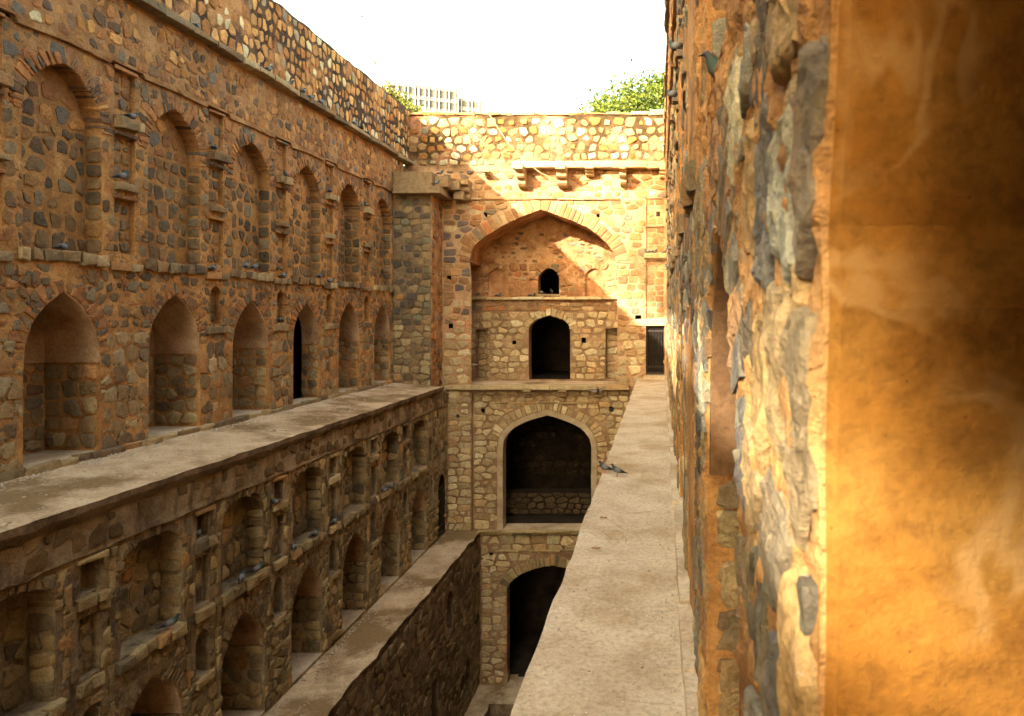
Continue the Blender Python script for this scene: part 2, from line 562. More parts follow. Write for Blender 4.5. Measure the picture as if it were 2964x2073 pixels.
class Masonry:
    """collects the stones of one wall; emit() makes the 300 that show largest parts of their own
    and joins the rest"""
    def __init__(s, owner):
        s.owner, s.st = owner, []
    def cells(s, W, rc, sw, sh, pal, holes=None, w=0.0, prot=0.03, gap=0.03, jit=0.25, rnd=None, seed=1,
              skip=0.0, small=0.0, squared=False, wf=None, keep=None, fine=False, palf=None):
        rnd = rnd or random.Random(seed)
        H = holes or Holes()
        a, b, c, d = rc
        rows = []
        v = c
        while v < d-sh*0.35:
            h = min(sh*rnd.uniform(0.7, 1.35), d-v)
            if d-(v+h) < sh*0.4:
                h = d-v
            row = []
            u = a
            while u < b-sw*0.3:
                x = min(sw*rnd.uniform(0.6, 1.5), b-u)
                if b-(u+x) < sw*0.35:
                    x = b-u
                row.append((u+x/2+rnd.uniform(-jit, jit)*x*0.6, v+h/2+rnd.uniform(-jit, jit)*h*0.7, x, h))
                u += x
            rows.append(row)
            v += h
        ay = sw/sh
        for ri, row in enumerate(rows):
            near = rows[max(0, ri-2):ri+3]
            for (x, y, cw, ch) in row:
                if rnd.random() < skip or H.hit(x, y):
                    continue
                if keep and not keep(x, y):
                    continue
                poly = [(max(a, x-cw*1.2), max(c, y-ch*1.1)), (min(b, x+cw*1.2), max(c, y-ch*1.1)),
                        (min(b, x+cw*1.2), min(d, y+ch*1.1)), (max(a, x-cw*1.2), min(d, y+ch*1.1))]
                for r2 in near:
                    for (x2, y2, w2, h2) in r2:
                        if abs(x2-x) > 2.6*sw or (x2 == x and y2 == y):
                            continue
                        nx, ny = (x2-x), (y2-y)*ay*ay
                        poly = clip_half(poly, (x+x2)/2, (y+y2)/2, nx, ny)
                        if len(poly) < 3:
                            break
                    if len(poly) < 3:
                        break
                if len(poly) < 3:
                    continue
                s.add(W, poly, w, prot, gap, pal if palf is None else palf(x, y, rnd), rnd, H, small, squared, wf, fine)
    def add(s, W, poly, w, prot, gap, pal, rnd, H=None, small=0.0, squared=False, wf=None, fine=False):
        cx = sum(p[0] for p in poly)/len(poly)
        cy = sum(p[1] for p in poly)/len(poly)
        sc = rnd.uniform(0.55, 0.9) if rnd.random() < small else 1.0
        q = []
        for px, py in poly:
            dx, dy = px-cx, py-cy
            L = math.hypot(dx, dy) or 1e-6
            k = max(0.35, 1-gap/L*rnd.uniform(0.7, 1.15))*sc
            q.append((cx+dx*k, cy+dy*k))
        # knock the corners off
        cut = 0.13 if squared else 0.17
        r = []
        n = len(q)
        for i in range(n):
            a, b, c = q[i-1], q[i], q[(i+1) % n]
            r.append((b[0]+(a[0]-b[0])*cut, b[1]+(a[1]-b[1])*cut))
            r.append((b[0]+(c[0]-b[0])*cut, b[1]+(c[1]-b[1])*cut))
        # merge points that fall together
        o = []
        md = max(0.012, 0.09*math.hypot(max(p[0] for p in r)-min(p[0] for p in r), max(p[1] for p in r)-min(p[1] for p in r)))
        for p in r:
            if not o or math.hypot(p[0]-o[-1][0], p[1]-o[-1][1]) > md:
                o.append(p)
        if len(o) > 3 and math.hypot(o[0][0]-o[-1][0], o[0][1]-o[-1][1]) < md*0.7:
            o.pop()
        while len(o) > 10:
            o.pop(rnd.randrange(len(o)))
        if len(o) < 4:
            return
        j = 0.03 if squared else 0.085
        size = math.sqrt(abs(sum(o[i-1][0]*o[i][1]-o[i][0]*o[i-1][1] for i in range(len(o)))/2))
        o = [(x+rnd.uniform(-j, j)*size, y+rnd.uniform(-j, j)*size) for x, y in o]
        if H is not None and H.items:
            o2 = []
            for x, y in o:
                if H.hit(x, y):
                    lo, hi = 0.0, 1.0
                    for _ in range(6):
                        m = (lo+hi)/2
                        if H.hit(cx+(x-cx)*m, cy+(y-cy)*m):
                            hi = m
                        else:
                            lo = m
                    lo *= 0.93
                    x, y = cx+(x-cx)*lo, cy+(y-cy)*lo
                o2.append((x, y))
            o = o2
        ar = sum(o[i-1][0]*o[i][1]-o[i][0]*o[i-1][1] for i in range(len(o)))/2
        if ar < 0:
            o = o[::-1]
            ar = -ar
        if ar < 0.0012:
            return
        p = prot*rnd.uniform(0.5, 1.3)
        tx, ty = rnd.uniform(-1, 1)*prot*0.6, rnd.uniform(-1, 1)*prot*0.6
        ext = math.sqrt(ar)
        w += wf(cx, cy) if wf else 0.0
        rings = []
        if fine:
            o = densify(o, 0.035)
            o = [(x+0.010*noise.noise(Vector((x*22, y*22, 3.3))), y+0.010*noise.noise(Vector((x*22, y*22, 9.1)))) for x, y in o]
            prof = [(1.0, -0.9), (0.985, 0.1), (0.95, 0.6), (0.88, 0.92), (0.76, 1.0), (0.6, 1.0), (0.42, 1.0), (0.22, 1.0)]
        elif False:
            prof = [(1.0, -0.03), (0.97, 0.45), (0.88, 0.85), (0.62, 1.05), (0.3, 1.0)]
        else:
            prof = [(1.0, -0.02/max(p, 1e-3)), (0.93, 0.62), (0.66, 1.0)]
        cx = sum(p_[0] for p_ in o)/len(o)
        cy = sum(p_[1] for p_ in o)/len(o)
        for ri, (k, h) in enumerate(prof):
            ring = []
            for x, y in o:
                jj = 0 if ri == 0 else rnd.uniform(-0.22, 0.22)
                x2, y2 = cx+(x-cx)*k, cy+(y-cy)*k
                if fine:
                    q3 = Vector((x2*11, y2*11, w*3+cx))
                    jj = 0
                    ww = w+p*h+(0 if ri == 0 else 0.7*(tx*(x2-cx)+ty*(y2-cy))/ext+0.012*noise.fractal(q3*1.6, 0.6, 2.3, 6)+0.006*noise.ridged_multi_fractal(q3*0.8, 0.9, 2.1, 3, 1.0, 2.0)-0.006)
                else:
                    ww = w+p*(h+jj)+(0 if ri == 0 else (tx*(x2-cx)+ty*(y2-cy))/ext)
                ring.append(W.P(x2, y2, ww))
            rings.append(ring)
        top = W.P(cx, cy, w+p*(prof[-1][1]+rnd.uniform(-0.05, 0.15)))
        s.st.append((rings, top, pick(pal, rnd), W, ar, W.P(cx, cy, w)))
    def block(s, W, quad, w0, w1, pal, rnd, j=0.008):
        """a dressed block: quad in the wall plane between depths w0 and w1 (w1 in front)"""
        fr = [W.P(x+rnd.uniform(-j, j), y+rnd.uniform(-j, j), w1+rnd.uniform(-j, j)) for x, y in quad]
        bk = [W.P(x, y, w0) for x, y in quad]
        c = sum(fr)/4
        mid = [c+(f-c)*0.82+W.n*abs(rnd.uniform(0.2, 1.2))*j for f in fr]
        ar = abs(sum(quad[i-1][0]*quad[i][1]-quad[i][0]*quad[i-1][1] for i in range(4))/2)
        s.st.append(([bk, fr, mid], c+W.n*j, pick(pal, rnd), W, ar, c))
    def emit(s, name='stone', most=300, minpx=0):
        def geo(st):
            rings, top, col, W, ar, c = st
            V, Fc = [], []
            n = len(rings[0])
            for r in rings:
                V.extend(tuple(p) for p in r)
            for k in range(len(rings)-1):
                for i in range(n):
                    j = (i+1) % n
                    Fc.append([k*n+i, k*n+j, (k+1)*n+j, (k+1)*n+i])
            V.append(tuple(top))
            b = (len(rings)-1)*n
            for i in range(n):
                Fc.append([b+i, b+(i+1) % n, b+n])
            if W.flip:
                Fc = [f[::-1] for f in Fc]
            return V, Fc
        def score(st):
            c = st[5]
            if c[1] < 0.5:
                return 0
            px, py = VX+F*c[0]/c[1], VY-F*(c[2]-CAM_Z)/c[1]
            if not (-20 < px < 2316 and -20 < py < 1626):
                return 0
            vw = np.array((0, 0, CAM_Z))-c
            d = np.linalg.norm(vw)
            return st[4]*abs(np.dot(vw/d, st[3].n))/d**2
        order = sorted(s.st, key=score, reverse=True)
        for st in order[:most]:
            V, Fc = geo(st)
            mesh_obj(name, V, Fc, 'stone', s.owner, [(*st[2], 1)]*len(V))
        rest = order[most:]
        if rest:
            V, Fc, C = [], [], []
            for st in rest:
                v, f = geo(st)
                b = len(V)
                V.extend(v)
                Fc.extend([[i+b for i in q] for q in f])
                C.extend([(*st[2], 1)]*len(v))
            o = mesh_obj('small_stonework', V, Fc, 'stone', s.owner, C)
            tag(o, kind='stuff')

def voussoirs(ms, W, pts, thick, w0, w1, pal, rnd, step=0.11, fan=1.0, first=0.0):
    """stones standing round an arch; pts run along its edge"""
    L = [0]
    for i in range(1, len(pts)):
        L.append(L[-1]+math.hypot(pts[i][0]-pts[i-1][0], pts[i][1]-pts[i-1][1]))
    off = offset_poly(pts, 1.0)
    def at(s, d):
        s = min(max(s, 0), L[-1])
        for i in range(1, len(L)):
            if s <= L[i]:
                t = (s-L[i-1])/max(L[i]-L[i-1], 1e-6)
                x = pts[i-1][0]+(pts[i][0]-pts[i-1][0])*t
                y = pts[i-1][1]+(pts[i][1]-pts[i-1][1])*t
                nx = (off[i-1][0]-pts[i-1][0])*(1-t)+(off[i][0]-pts[i][0])*t
                ny = (off[i-1][1]-pts[i-1][1])*(1-t)+(off[i][1]-pts[i][1])*t
                l = math.hypot(nx, ny) or 1
                return (x+nx/l*d, y+ny/l*d)
        return pts[-1]
    s = first
    while s < L[-1]-0.03-first:
        e = min(s+step*rnd.uniform(0.7, 1.4), L[-1]-first)
        g = 0.018
        t = thick*rnd.uniform(0.75, 1.12)
        d0 = rnd.uniform(-0.012, 0.01)
        if e-s > 2.2*g:
            q = [at(s+g, d0), at(s+g, t), at(e-g, t), at(e-g, d0)]
            ms.block(W, q[::-1], w0, w1+rnd.uniform(-0.008, 0.012), pal, rnd)
        s = e

def course(ms, W, a, b, z0, z1, w0, w1, pal, rnd, lw=0.4, j=0.012, name=None):
    u = a
    while u < b-0.05:
        e = min(u+lw*rnd.uniform(0.6, 1.5), b)
        if b-e < lw*0.3:
            e = b
        ms.block(W, [(u+0.008, z0+rnd.uniform(-j, j)), (e-0.008, z0+rnd.uniform(-j, j)),
                     (e-0.008, z1+rnd.uniform(-j, j)), (u+0.008, z1+rnd.uniform(-j, j))], w0, w1+rnd.uniform(-j, j)*1.6, pal, rnd, j)
        u = e

def niche(W, ms, owner, uc, hw, zb, zs, za, depth, zp, rnd, mort, plas, pal, k=(0.5, 0.55, 0.82), floor=True, door=None, fine=False, step=0.12, far=+1):
    """arched recess: rough masonry below, plastered vault above zp. Returns its outline (a hole in the wall)"""
    out = arch(uc, hw, zb, zs, za, 10, rnd, 0.006, k, side=4)
    # rough jambs and back
    mb = MB()
    if door:
        # this niche opens into a dark passage running along inside the wall
        strip(W, out, 0.0, -0.42, mb, 3, 0.02)
        db = MB()
        bx = rect(uc-hw-.1, uc+hw+.5, zb-.03, za+.1)
        strip(W, bx, -0.40, -1.0, db, close=True)
        fill(W, bx, -1.0, db)
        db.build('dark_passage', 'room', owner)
        depth = 0.42
    else:
        strip(W, out, 0.0, -depth-0.05, mb, 3, 0.008)
        fill(W, out, -depth, mb)
    mb.build('niche_masonry', mort, owner)
    # plaster lining, a little proud, its lower edge a visible lip
    up = [p for p in out if p[1] >= zp+0.03]
    lin = offset_poly([(up[0][0], zp)]+up+[(up[-1][0], zp)], -0.022)
    mb = MB()
    strip(W, lin, -0.012, -depth+0.02, mb, 4)
    if not door:
        fill(W, lin, -depth+0.02, mb)
    lip = offset_poly(lin, 0.022)
    for i0 in (0, len(lin)-1):
        b = len(mb.v)
        for p, w in ((lin[i0], -0.012), (lip[i0], -0.012), (lip[i0], -depth), (lin[i0], -depth)):
            mb.v.append(tuple(W.P(p[0], p[1], w)))
        mb.f.append([b, b+1, b+2, b+3])
    b = len(mb.v)
    n = len(lin)
    for p, q in zip(lin, out[:0] or lip):
        mb.v.append(tuple(W.P(p[0], p[1], -0.012)))
        mb.v.append(tuple(W.P(q[0], q[1], -0.008)))
    for i in range(n-1):
        mb.f.append([b+2*i, b+2*i+1, b+2*i+3, b+2*i+2])
    mb.build('niche_plaster', plas, owner)
    # stones of the jambs and the back below the plaster
    j = Frame(W.P(uc+far*hw, 0, 0), -W.n, W.v, -W.u*far)
    ms.cells(j, (0.03, depth, zb+0.03, zp-0.02), 0.24, 0.2, pal, None, 0.0, 0.022, 0.02, 0.3, rnd, fine=fine)
    if fine:
        ms.cells(j, (0.03, depth, zb+0.03, zp-0.02), 0.1, 0.09, pal, None, -0.006, 0.016, 0.012, 0.3, rnd, skip=0.4)
    bk = Frame(W.P(0, 0, -depth), W.u, W.v, W.n)
    if not door: ms.cells(bk, (uc-hw+0.02, uc+hw-0.02, zb+0.03, zp-0.02), 0.26, 0.2, pal, None, 0.0, 0.022, 0.02, 0.3, rnd)
    if floor:
        fb = MB()
        z0, z1 = zb-0.16, zb
        c = [W.P(uc-hw-0.01, z0, -depth), W.P(uc+hw+0.01, z1, 0.0)]
        lo = np.minimum(*c)
        hi = np.maximum(*c)
        fb.box(lo, hi-np.array((0, 0, 0.0)))
        fb.build('niche_floor', 'earth', owner)
    return out

def recess(W, owner, poly, depth, mort, name='recess', w0=0.0, amp=0.01, seed=0, step=0.14):
    mb = MB()
    strip(W, poly, w0, w0-depth-0.03, mb, 2, 0.006, close=True)
    mb.build(name+'_edge', mort, owner)
    a, b, c, d = bbox(poly)
    bk = patch(name+'_back', W, [(a-.02, c-.02), (a-.02, d+.02), (b+.02, d+.02), (b+.02, c-.02)], [], step, -amp, mort, owner, w0-depth, seed=seed)
    return bk

# ------------------------------------------------------------------ upper gallery walls (left one seen obliquely, right one grazing past the lens)
def upper_gallery(W, owner, centres, u0, u1, rnd, plas, near=None, deep_k=None, door_k=None, sk=1.0, top=8.5, par_w=0.12, tall=None, small_from=1, pal_main='dark', pal_up='warm', first_u=None):
    ms, vs, sl, cn = Masonry(owner), Masonry(owner), Masonry(owner), Masonry(owner)
    holes_low, holes_up = [], []
    ZB, ZS, ZA, ZP = 0.05, 1.42, 2.34, 1.32
    zsill = 2.86
    blind_back = []
    for k, uc in enumerate(centres):
        fine = near is not None and uc < near
        dr_ = door_k is not None and k == door_k
        out = niche(W, ms, owner, uc+rnd.uniform(-.02, .02), 0.585+rnd.uniform(-.025, .02), ZB, ZS+rnd.uniform(-.06, .06), ZA+rnd.uniform(-.05, .03), 0.8, ZP, rnd, 'gallery', plas, 'pier', fine=fine, door=dr_)
        holes_low.append(out)
        voussoirs(vs, W, out[4:-4], 0.22, -0.03, 0.002, pal_up, rnd, 0.1)
        # blind niche above
        dp = 0.42 if k == deep_k else 0.24
        bl = arch(uc+0.02, 0.62, zsill, 4.62, 5.42, 10, rnd, 0.014, (0.5, 0.62, 0.84), side=8)
        holes_up.append(bl)
        if k == deep_k:
            slit = arch(uc-0.36, 0.17, zsill+0.02, 4.0, 4.3, 5)
            sb = MB()
            strip(W, slit, -dp+0.001, -dp-0.8, sb)
            fill(W, slit, -dp-0.8, sb)
            sb.build('slit_opening', 'room', owner)
            mb = MB()
            strip(W, bl, 0, -dp-0.02, mb, 2, 0.006)
            mb.build('blind_niche_edge', 'gallery', owner)
            patch('blind_niche_back', W, rect(uc-0.62, uc+0.66, zsill-0.02, 5.44), [slit], 0.14, 0.02, 'gallery', owner, -dp, seed=k)
            hb = Holes([slit])
        else:
            recess(W, owner, bl, dp, 'gallery', 'blind_niche', seed=k)
            hb = None
        zlim = 4.62
        bb = bbox(bl)
        inb = lambda x, y, bl=bl: inside(bl, x, y)
        ms.cells(W, (bb[0]+.02, bb[1]-.02, zsill+.01, zlim), 0.23, 0.24, pal_main, hb, -dp, 0.018, 0.036, 0.34, rnd, skip=0.05, small=0.2, keep=inb, fine=fine)
        outside = rect(bb[0]-1, bb[1]+1, zlim, 6)
        ms.cells(W, (bb[0]+.02, bb[1]-.02, zlim, 5.38), 0.22, 0.22, pal_up, None, -dp, 0.016, 0.036, 0.38, rnd, skip=0.04, small=0.25,
                 keep=lambda x, y, bl=bl: inside(bl, x-.08, y+.08) and inside(bl, x+.08, y+.08))
        for sgn in (-1, 1):
            j = Frame(W.P(uc+0.02+sgn*0.62, 0, 0), -W.n, W.v, -W.u*sgn)
            ms.cells(j, (0.0, dp, zsill+.02, 4.6), 0.3, 0.2, pal_main, None, 0.0, 0.018, 0.02, 0.2, rnd, squared=True)
        voussoirs(vs, W, bl[8:-8], 0.2, -dp, 0.012, pal_up, rnd, 0.085)
        # projecting sill of the blind niche
        if sk == 1 or uc > near: course(sl, W, uc-0.66, uc+0.7, zsill-0.15, zsill, -0.02, 0.055*sk, 'dark' if rnd.random() < .5 else 'pier', rnd, 0.2, 0.018)
        # the pier beyond this bay: three sunk panels, little ledges, pointed pocket
        pc = uc+1.06
        if pc+0.3 > u1:
            continue
        for z0, z1 in ((5.06, 5.66), (4.02, 4.7), (2.92, 3.74)):
            pr = rough_rect(pc-0.2, pc+0.2, z0, z1, rnd)
            holes_up.append(pr)
            recess(W, owner, pr, 0.075, 'gallery', 'panel', seed=k+int(z0*10))
            ms.cells(W, (pc-0.19, pc+0.19, z0+.02, z1-.02), 0.2, 0.17, pal_main if z0 < 5 else pal_up, None, -0.075, 0.022, 0.03, 0.3, rnd, skip=0.05, small=0.2)
            course(sl, W, pc-0.23, pc+0.23, z1+0.0, z1+0.05, -0.02, 0.035*sk, 'warm', rnd, 0.3, 0.008)
        course(sl, W, pc-0.22, pc+0.24, 4.8, 4.95, -0.02, 0.13*sk, 'pier', rnd, 0.3)
        course(sl, W, pc-0.22, pc+0.22, 3.88, 3.98, -0.02, 0.08*sk, 'pier', rnd, 0.3)
        if sk == 1 or uc > near+2: course(sl, W, pc-0.32, pc+0.32, zsill-0.2, zsill-0.08, -0.02, 0.05*sk, 'pier', rnd, 0.3)
        if k >= small_from:
            pk = arch(pc, 0.16, 1.84, 2.36, 2.54, 4, rnd, 0.008, side=4)
            holes_low.append(pk)
            recess(W, owner, pk, 0.14, 'gallery', 'pocket', seed=k)
            ms.cells(W, (pc-0.15, pc+0.15, 1.86, 2.34), 0.16, 0.17, pal_main, None, -0.14, 0.02, 0.025, 0.3, rnd)
            course(sl, W, pc-0.3, pc+0.32, 1.66, 1.8, -0.02, 0.05*sk, 'pier', rnd, 0.34)
    holes = holes_low+holes_up
    if tall:
        holes.append(tall)
    H = Holes(holes)
    fine_step = 0.15
    us = u0 if first_u is None else first_u
    if near:
        patch('masonry', W, rect(us, near, -0.12, 5.7), [h for h in holes if bbox(h)[1] < near], 0.022, 0.026, 'gallery', owner, freq=9.0)
        patch('masonry', W, rect(near, u1, -0.12, 5.7), [h for h in holes if bbox(h)[0] > near], fine_step, 0.03, 'gallery', owner)
    else:
        patch('masonry', W, rect(us, u1, -0.12, 5.7), holes, fine_step, 0.03, 'gallery', owner)
    # stones of the face, zone by zone
    def pal_of(x, y, r):
        if y < 1.75:
            return 'pier'
        return pal_main if r.random() < (0.85 if y < 4.6 else 0.25) else pal_up
    def zones(a, b, fn):
        pr = 0.02 if fn else 0.016
        ms.cells(W, (a, b, 0.02, 1.75), 0.25, 0.24, 'pier', H, 0.0, pr, 0.026, 0.34, rnd, small=0.12, fine=fn)
        ms.cells(W, (a, b, 1.78, 2.68), 0.19, 0.2, pal_main, H, 0.0, pr, 0.034, 0.38, rnd, skip=0.08, small=0.3, palf=pal_of, fine=fn)
        ms.cells(W, (a, b, 2.9, 4.6), 0.2, 0.2, pal_main, H, 0.0, pr, 0.03, 0.3, rnd, skip=0.04, small=0.2, palf=pal_of, fine=fn)
        ms.cells(W, (a, b, 4.6, 5.68), 0.21, 0.22, pal_up, H, 0.0, 0.014, 0.034, 0.38, rnd, skip=0.04, small=0.25, palf=pal_of)
    if near:
        ms.cells(W, (us, near, 0.1, 2.7), 0.22, 0.32, 'near', H, 0.0, 0.016, 0.016, 0.36, rnd, skip=0.12, small=0.3, fine=True, palf=lambda x, y, r: 'grey' if r.random() < .3 else 'near')
        ms.cells(W, (us, near, 0.1, 2.7), 0.09, 0.09, 'near', H, -0.004, 0.012, 0.012, 0.36, rnd, skip=0.5, small=0.45)
        ms.cells(W, (us, near, 2.9, 5.68), 0.21, 0.28, 'near', H, 0.0, 0.012, 0.024, 0.36, rnd, skip=0.2, small=0.4, fine=True)
        zones(near, u1, False)
    else:
        zones(us, u1, False)
        ms.cells(W, (8.2, u1, 5.78, 6.72), 0.1, 0.085, pal_up, None, 0.051, 0.009, 0.012, 0.4, rnd, skip=0.5, small=0.4)
        ms.cells(W, (8.2, u1, 0.03, 5.68), 0.1, 0.085, pal_main, H, -0.004, 0.009, 0.012, 0.4, rnd, skip=0.5, small=0.4, palf=lambda x, y, r: 'pier' if y < 1.75 else 'warm' if r.random() < .6 else 'dark')
    # the band under the cornice stands a little forward, its lower edge stepping over bays and piers
    edge = [(us, 5.7)]
    for uc in centres:
        edge += [(uc-0.72, 5.71), (uc-0.7, 5.68+rnd.uniform(-.02, .02)), (uc, 5.7+rnd.uniform(-.02, .02)), (uc+0.74, 5.69), (uc+0.76, 5.74), (uc+1.36, 5.75)]
    edge = [p for p in edge if us <= p[0] < u1-0.05]+[(u1, 5.7)]
    band = edge+[(u1, 6.78), (us, 6.78)]
    patch('masonry_band', W, band, [], 0.16, 0.03, 'gallery', owner, 0.055)
    mb = MB()
    strip(W, edge, 0.055, -0.02, mb)
    mb.build('band_edge', 'gallery', owner)
    ms.cells(W, (us, u1, 5.76, 6.74), 0.2, 0.21, pal_up, None, 0.055, 0.014, 0.034, 0.38, rnd, skip=0.04, small=0.25, palf=lambda x, y, r: 'warm' if r.random() < .8 else 'parapet')
    # cornice and parapet
    course(cn, W, us, u1+0.4, 6.76, 6.87, -0.05, 0.26 if sk == 1 else 0.11, 'pier', rnd, 0.55, 0.014)
    cn.emit('cornice_stone', 60)
    tops = []
    u = us
    while u < u1+0.9:
        tops.append((u, top+rnd.uniform(-.03, .03)))
        u += rnd.uniform(.12, .3)
    tops.append((u1+1.0, top))
    pp = [(us, 6.8)]+tops+[(u1+1.0, 6.8)]
    patch('parapet_masonry', W, pp, [], 0.16, 0.03, 'parapet', owner, par_w)
    ms.cells(W, (us, u1+1.0, 6.9, top-0.02), 0.2, 0.25, 'parapet', None, par_w, 0.02, 0.032, 0.42, rnd, skip=0.03, small=0.3)
    # thickness of the wall: top and back
    mb = MB()
    strip(W, tops, par_w, -0.75, mb)
    bk = [(us, -0.1), (us, top), (u1+1.0, top), (u1+1.0, -0.1)]
    fill(W, [(p[0], p[1]-0.06) for p in bk], -1.05, mb)
    mb.build('wall_core', 'parapet', owner)
    ms.emit('stone', 300)
    vs.emit('voussoir', 160)
    sl.emit('sill_stone', 80)
    return H

XL, XM, XD = -8.1, -6.75, -5.75
ZL, ZD = -4.78, -9.68
YF = 21.6
rnd = random.Random(21)
left_wall = thing('stone_arcade', 'tall upper left wall of blind niches and arches in orange mortar', 'wall', (XL, 13, 0))
WL = Frame((XL, 0, 0), (0, 1, 0), (0, 0, 1), (1, 0, 0))
upper_gallery(WL, left_wall, [9.25+2.12*k for k in range(-1, 6)], 6.2, 21.3, rnd, 'plaster', deep_k=5, door_k=4, small_from=2)
# the same wall running on behind the viewer, rear part raised to add shade
mb = MB().box((XL-1.0, -30, -0.12), (XL, 6.2, 6.8)).box((XL-0.75, -6, 6.8), (XL+0.12, 6.2, 8.5)).box((XL-0.75, -30, 6.8), (XL+0.12, -6, 9.2))
mb.build('wall_run', 'gallery', left_wall)

rnd = random.Random(5)
XR = 0.2
right_wall = thing('stone_arcade', 'rough stone right wall with ochre plastered niches passing close to the viewer', 'wall', (XR, 11, 0))
WR = Frame((XR, 0, 0), (0, 1, 0), (0, 0, 1), (-1, 0, 0))
tall = arch(0.60, 0.28, 0.05, 1.2, 3.6, 30, rnd, 0.007, (0.55, 0.66, 0.8), side=14)
tall = [(u+((0.03*noise.noise(Vector((z*2.6, 4.1, 0)))+0.028*noise.noise(Vector((z*9, 1.7, 0)))-0.055*(z-1.5)) if u > 0.62 and z > 0.3 else 0), z) for u, z in tall]
upper_gallery(WR, right_wall, [2.32+2.12*k for k in range(0, 9)], -2.6, 21.6, rnd, 'plaster_shaded', near=4.0, top=8.5, par_w=0.06, sk=0.4, tall=tall, small_from=3, pal_main='grey', pal_up='grey')
# the niche the viewer stands at, shaped narrow to keep sky light out
mb = MB()
lin = offset_poly(tall, -0.012)
up = [p for p in lin if p[1] > 1.24]
strip(WR, up, -0.02, -0.82, mb, 8, 0.0)
fill(WR, up, -0.82, mb)
b0 = len(mb.v)
for p, q in zip(up, offset_poly(up, 0.02)):
    mb.v.append(tuple(WR.P(p[0], p[1], -0.02)))
    mb.v.append(tuple(WR.P(q[0], q[1], 0.0)))
for i in range(len(up)-1):
    mb.f.append([b0+2*i, b0+2*i+1, b0+2*i+3, b0+2*i+2])
mb.build('niche_plaster', 'plaster_near', right_wall)
mb = MB()
strip(WR, tall, 0.0, -0.85, mb, 3, 0.0)
fill(WR, tall, -0.85, mb)
mb.build('niche_masonry', 'gallery', right_wall)
mb = MB().box((XR, -30, -0.12), (XR+1.2, -2.6, 8.5))
mb.build('wall_run', 'gallery', right_wall)
mb = MB()
y = 0.9
while y < 21.5:
    e = min(y+random.uniform(.3, .9), 21.5)
    mb2 = MB().box((XR-0.075+random.uniform(-.01, .01), y+.006, -0.02), (XR+0.03, e-.006, 0.085+random.uniform(-.015, .01)), 0.006)
    mb2.build('plinth_stone', 'earth', right_wall)
    y = e
niche_floor = MB().box((XR-0.0, 0.28, -0.1), (XR+0.85, 0.88, 0.05)).build('niche_floor', 'earth', right_wall)

# ------------------------------------------------------------------ ledges and walkways (setting)
def ledge(name, ys, inner, outer, z_in, z_out, thick, jag, mat, under, rnd, sgn=1, step=0.12, amp=0.012):
    """strip of floor from x=inner to x=outer with a broken edge"""
    V, Fc = [], []
    n = int((ys[1]-ys[0])/step)+1
    cr = 7
    for i in range(n+1):
        y = ys[0]+(ys[1]-ys[0])*i/n
        e = outer+jag*(noise.fractal(Vector((y*1.7, outer, 0)), 0.8, 2.0, 5))*1.2
        for k in range(cr):
            t = k/(cr-1)
            x = inner+(e-inner)*t
            z = z_in+(z_out-z_in)*t+amp*noise.fractal(Vector((x*2, y*2, 1)), 0.8, 2, 4)
            V.append((x, y, z))
        s = 1 if outer > inner else -1
        d = abs(noise.noise(Vector((y*3, 5, outer))))
        V.append((e-s*0.01, y, z_out-thick*(0.35+0.3*d)))
        V.append((e-s*(0.05+0.1*d), y, z_out-thick*(0.8+0.6*d)))
        V.append((e-s*0.32, y, z_out-thick*1.35))
    c = cr+3
    for i in range(n):
        for k in range(c-1):
            Fc.append([i*c+k, i*c+k+1, (i+1)*c+k+1, (i+1)*c+k])
    me = mesh_obj(name, V, Fc, mat)
    me.data.materials.append(M[under])
    idx = [1 if (j % (c-1)) >= cr-1 else 0 for j in range(len(Fc))]
    me.data.polygons.foreach_set('material_index', idx)
    tag(me, kind='structure')
    return me
rnd = random.Random(3)
ledge('upper_ledge', (-30, 20.75), XL+0.03, -6.6, -0.03, -0.17, 0.2, 0.04, 'earth2', 'deep', rnd)
ledge('lower_ledge', (-30, YF), XM+0.02, -5.7, ZL, ZL-0.03, 0.14, 0.05, 'earth2', 'deep', rnd)
ledge('walkway', (-30, YF+0.1), XR+0.02, -0.75, 0.0, 0.0, 0.16, 0.016, 'earth', 'facade_low', rnd)
mb = MB().box((-0.72, -30, ZD), (XR+1.2, YF, -0.16))
tag(mb.build('walkway_base', 'facade_low'), kind='structure')
# broken kerb of stones along the foot of the upper arcade and of the lower one
kerb = thing('kerb', 'low broken stone step along the foot of the upper arches', 'kerb', (XL, 13, 0))
km = Masonry(kerb)
course(km, WL, 6.2, 20.7, -0.12, 0.055, -0.03, 0.06, 'pier', random.Random(4), 0.36, 0.02)
km.emit('kerb_stone', 60)

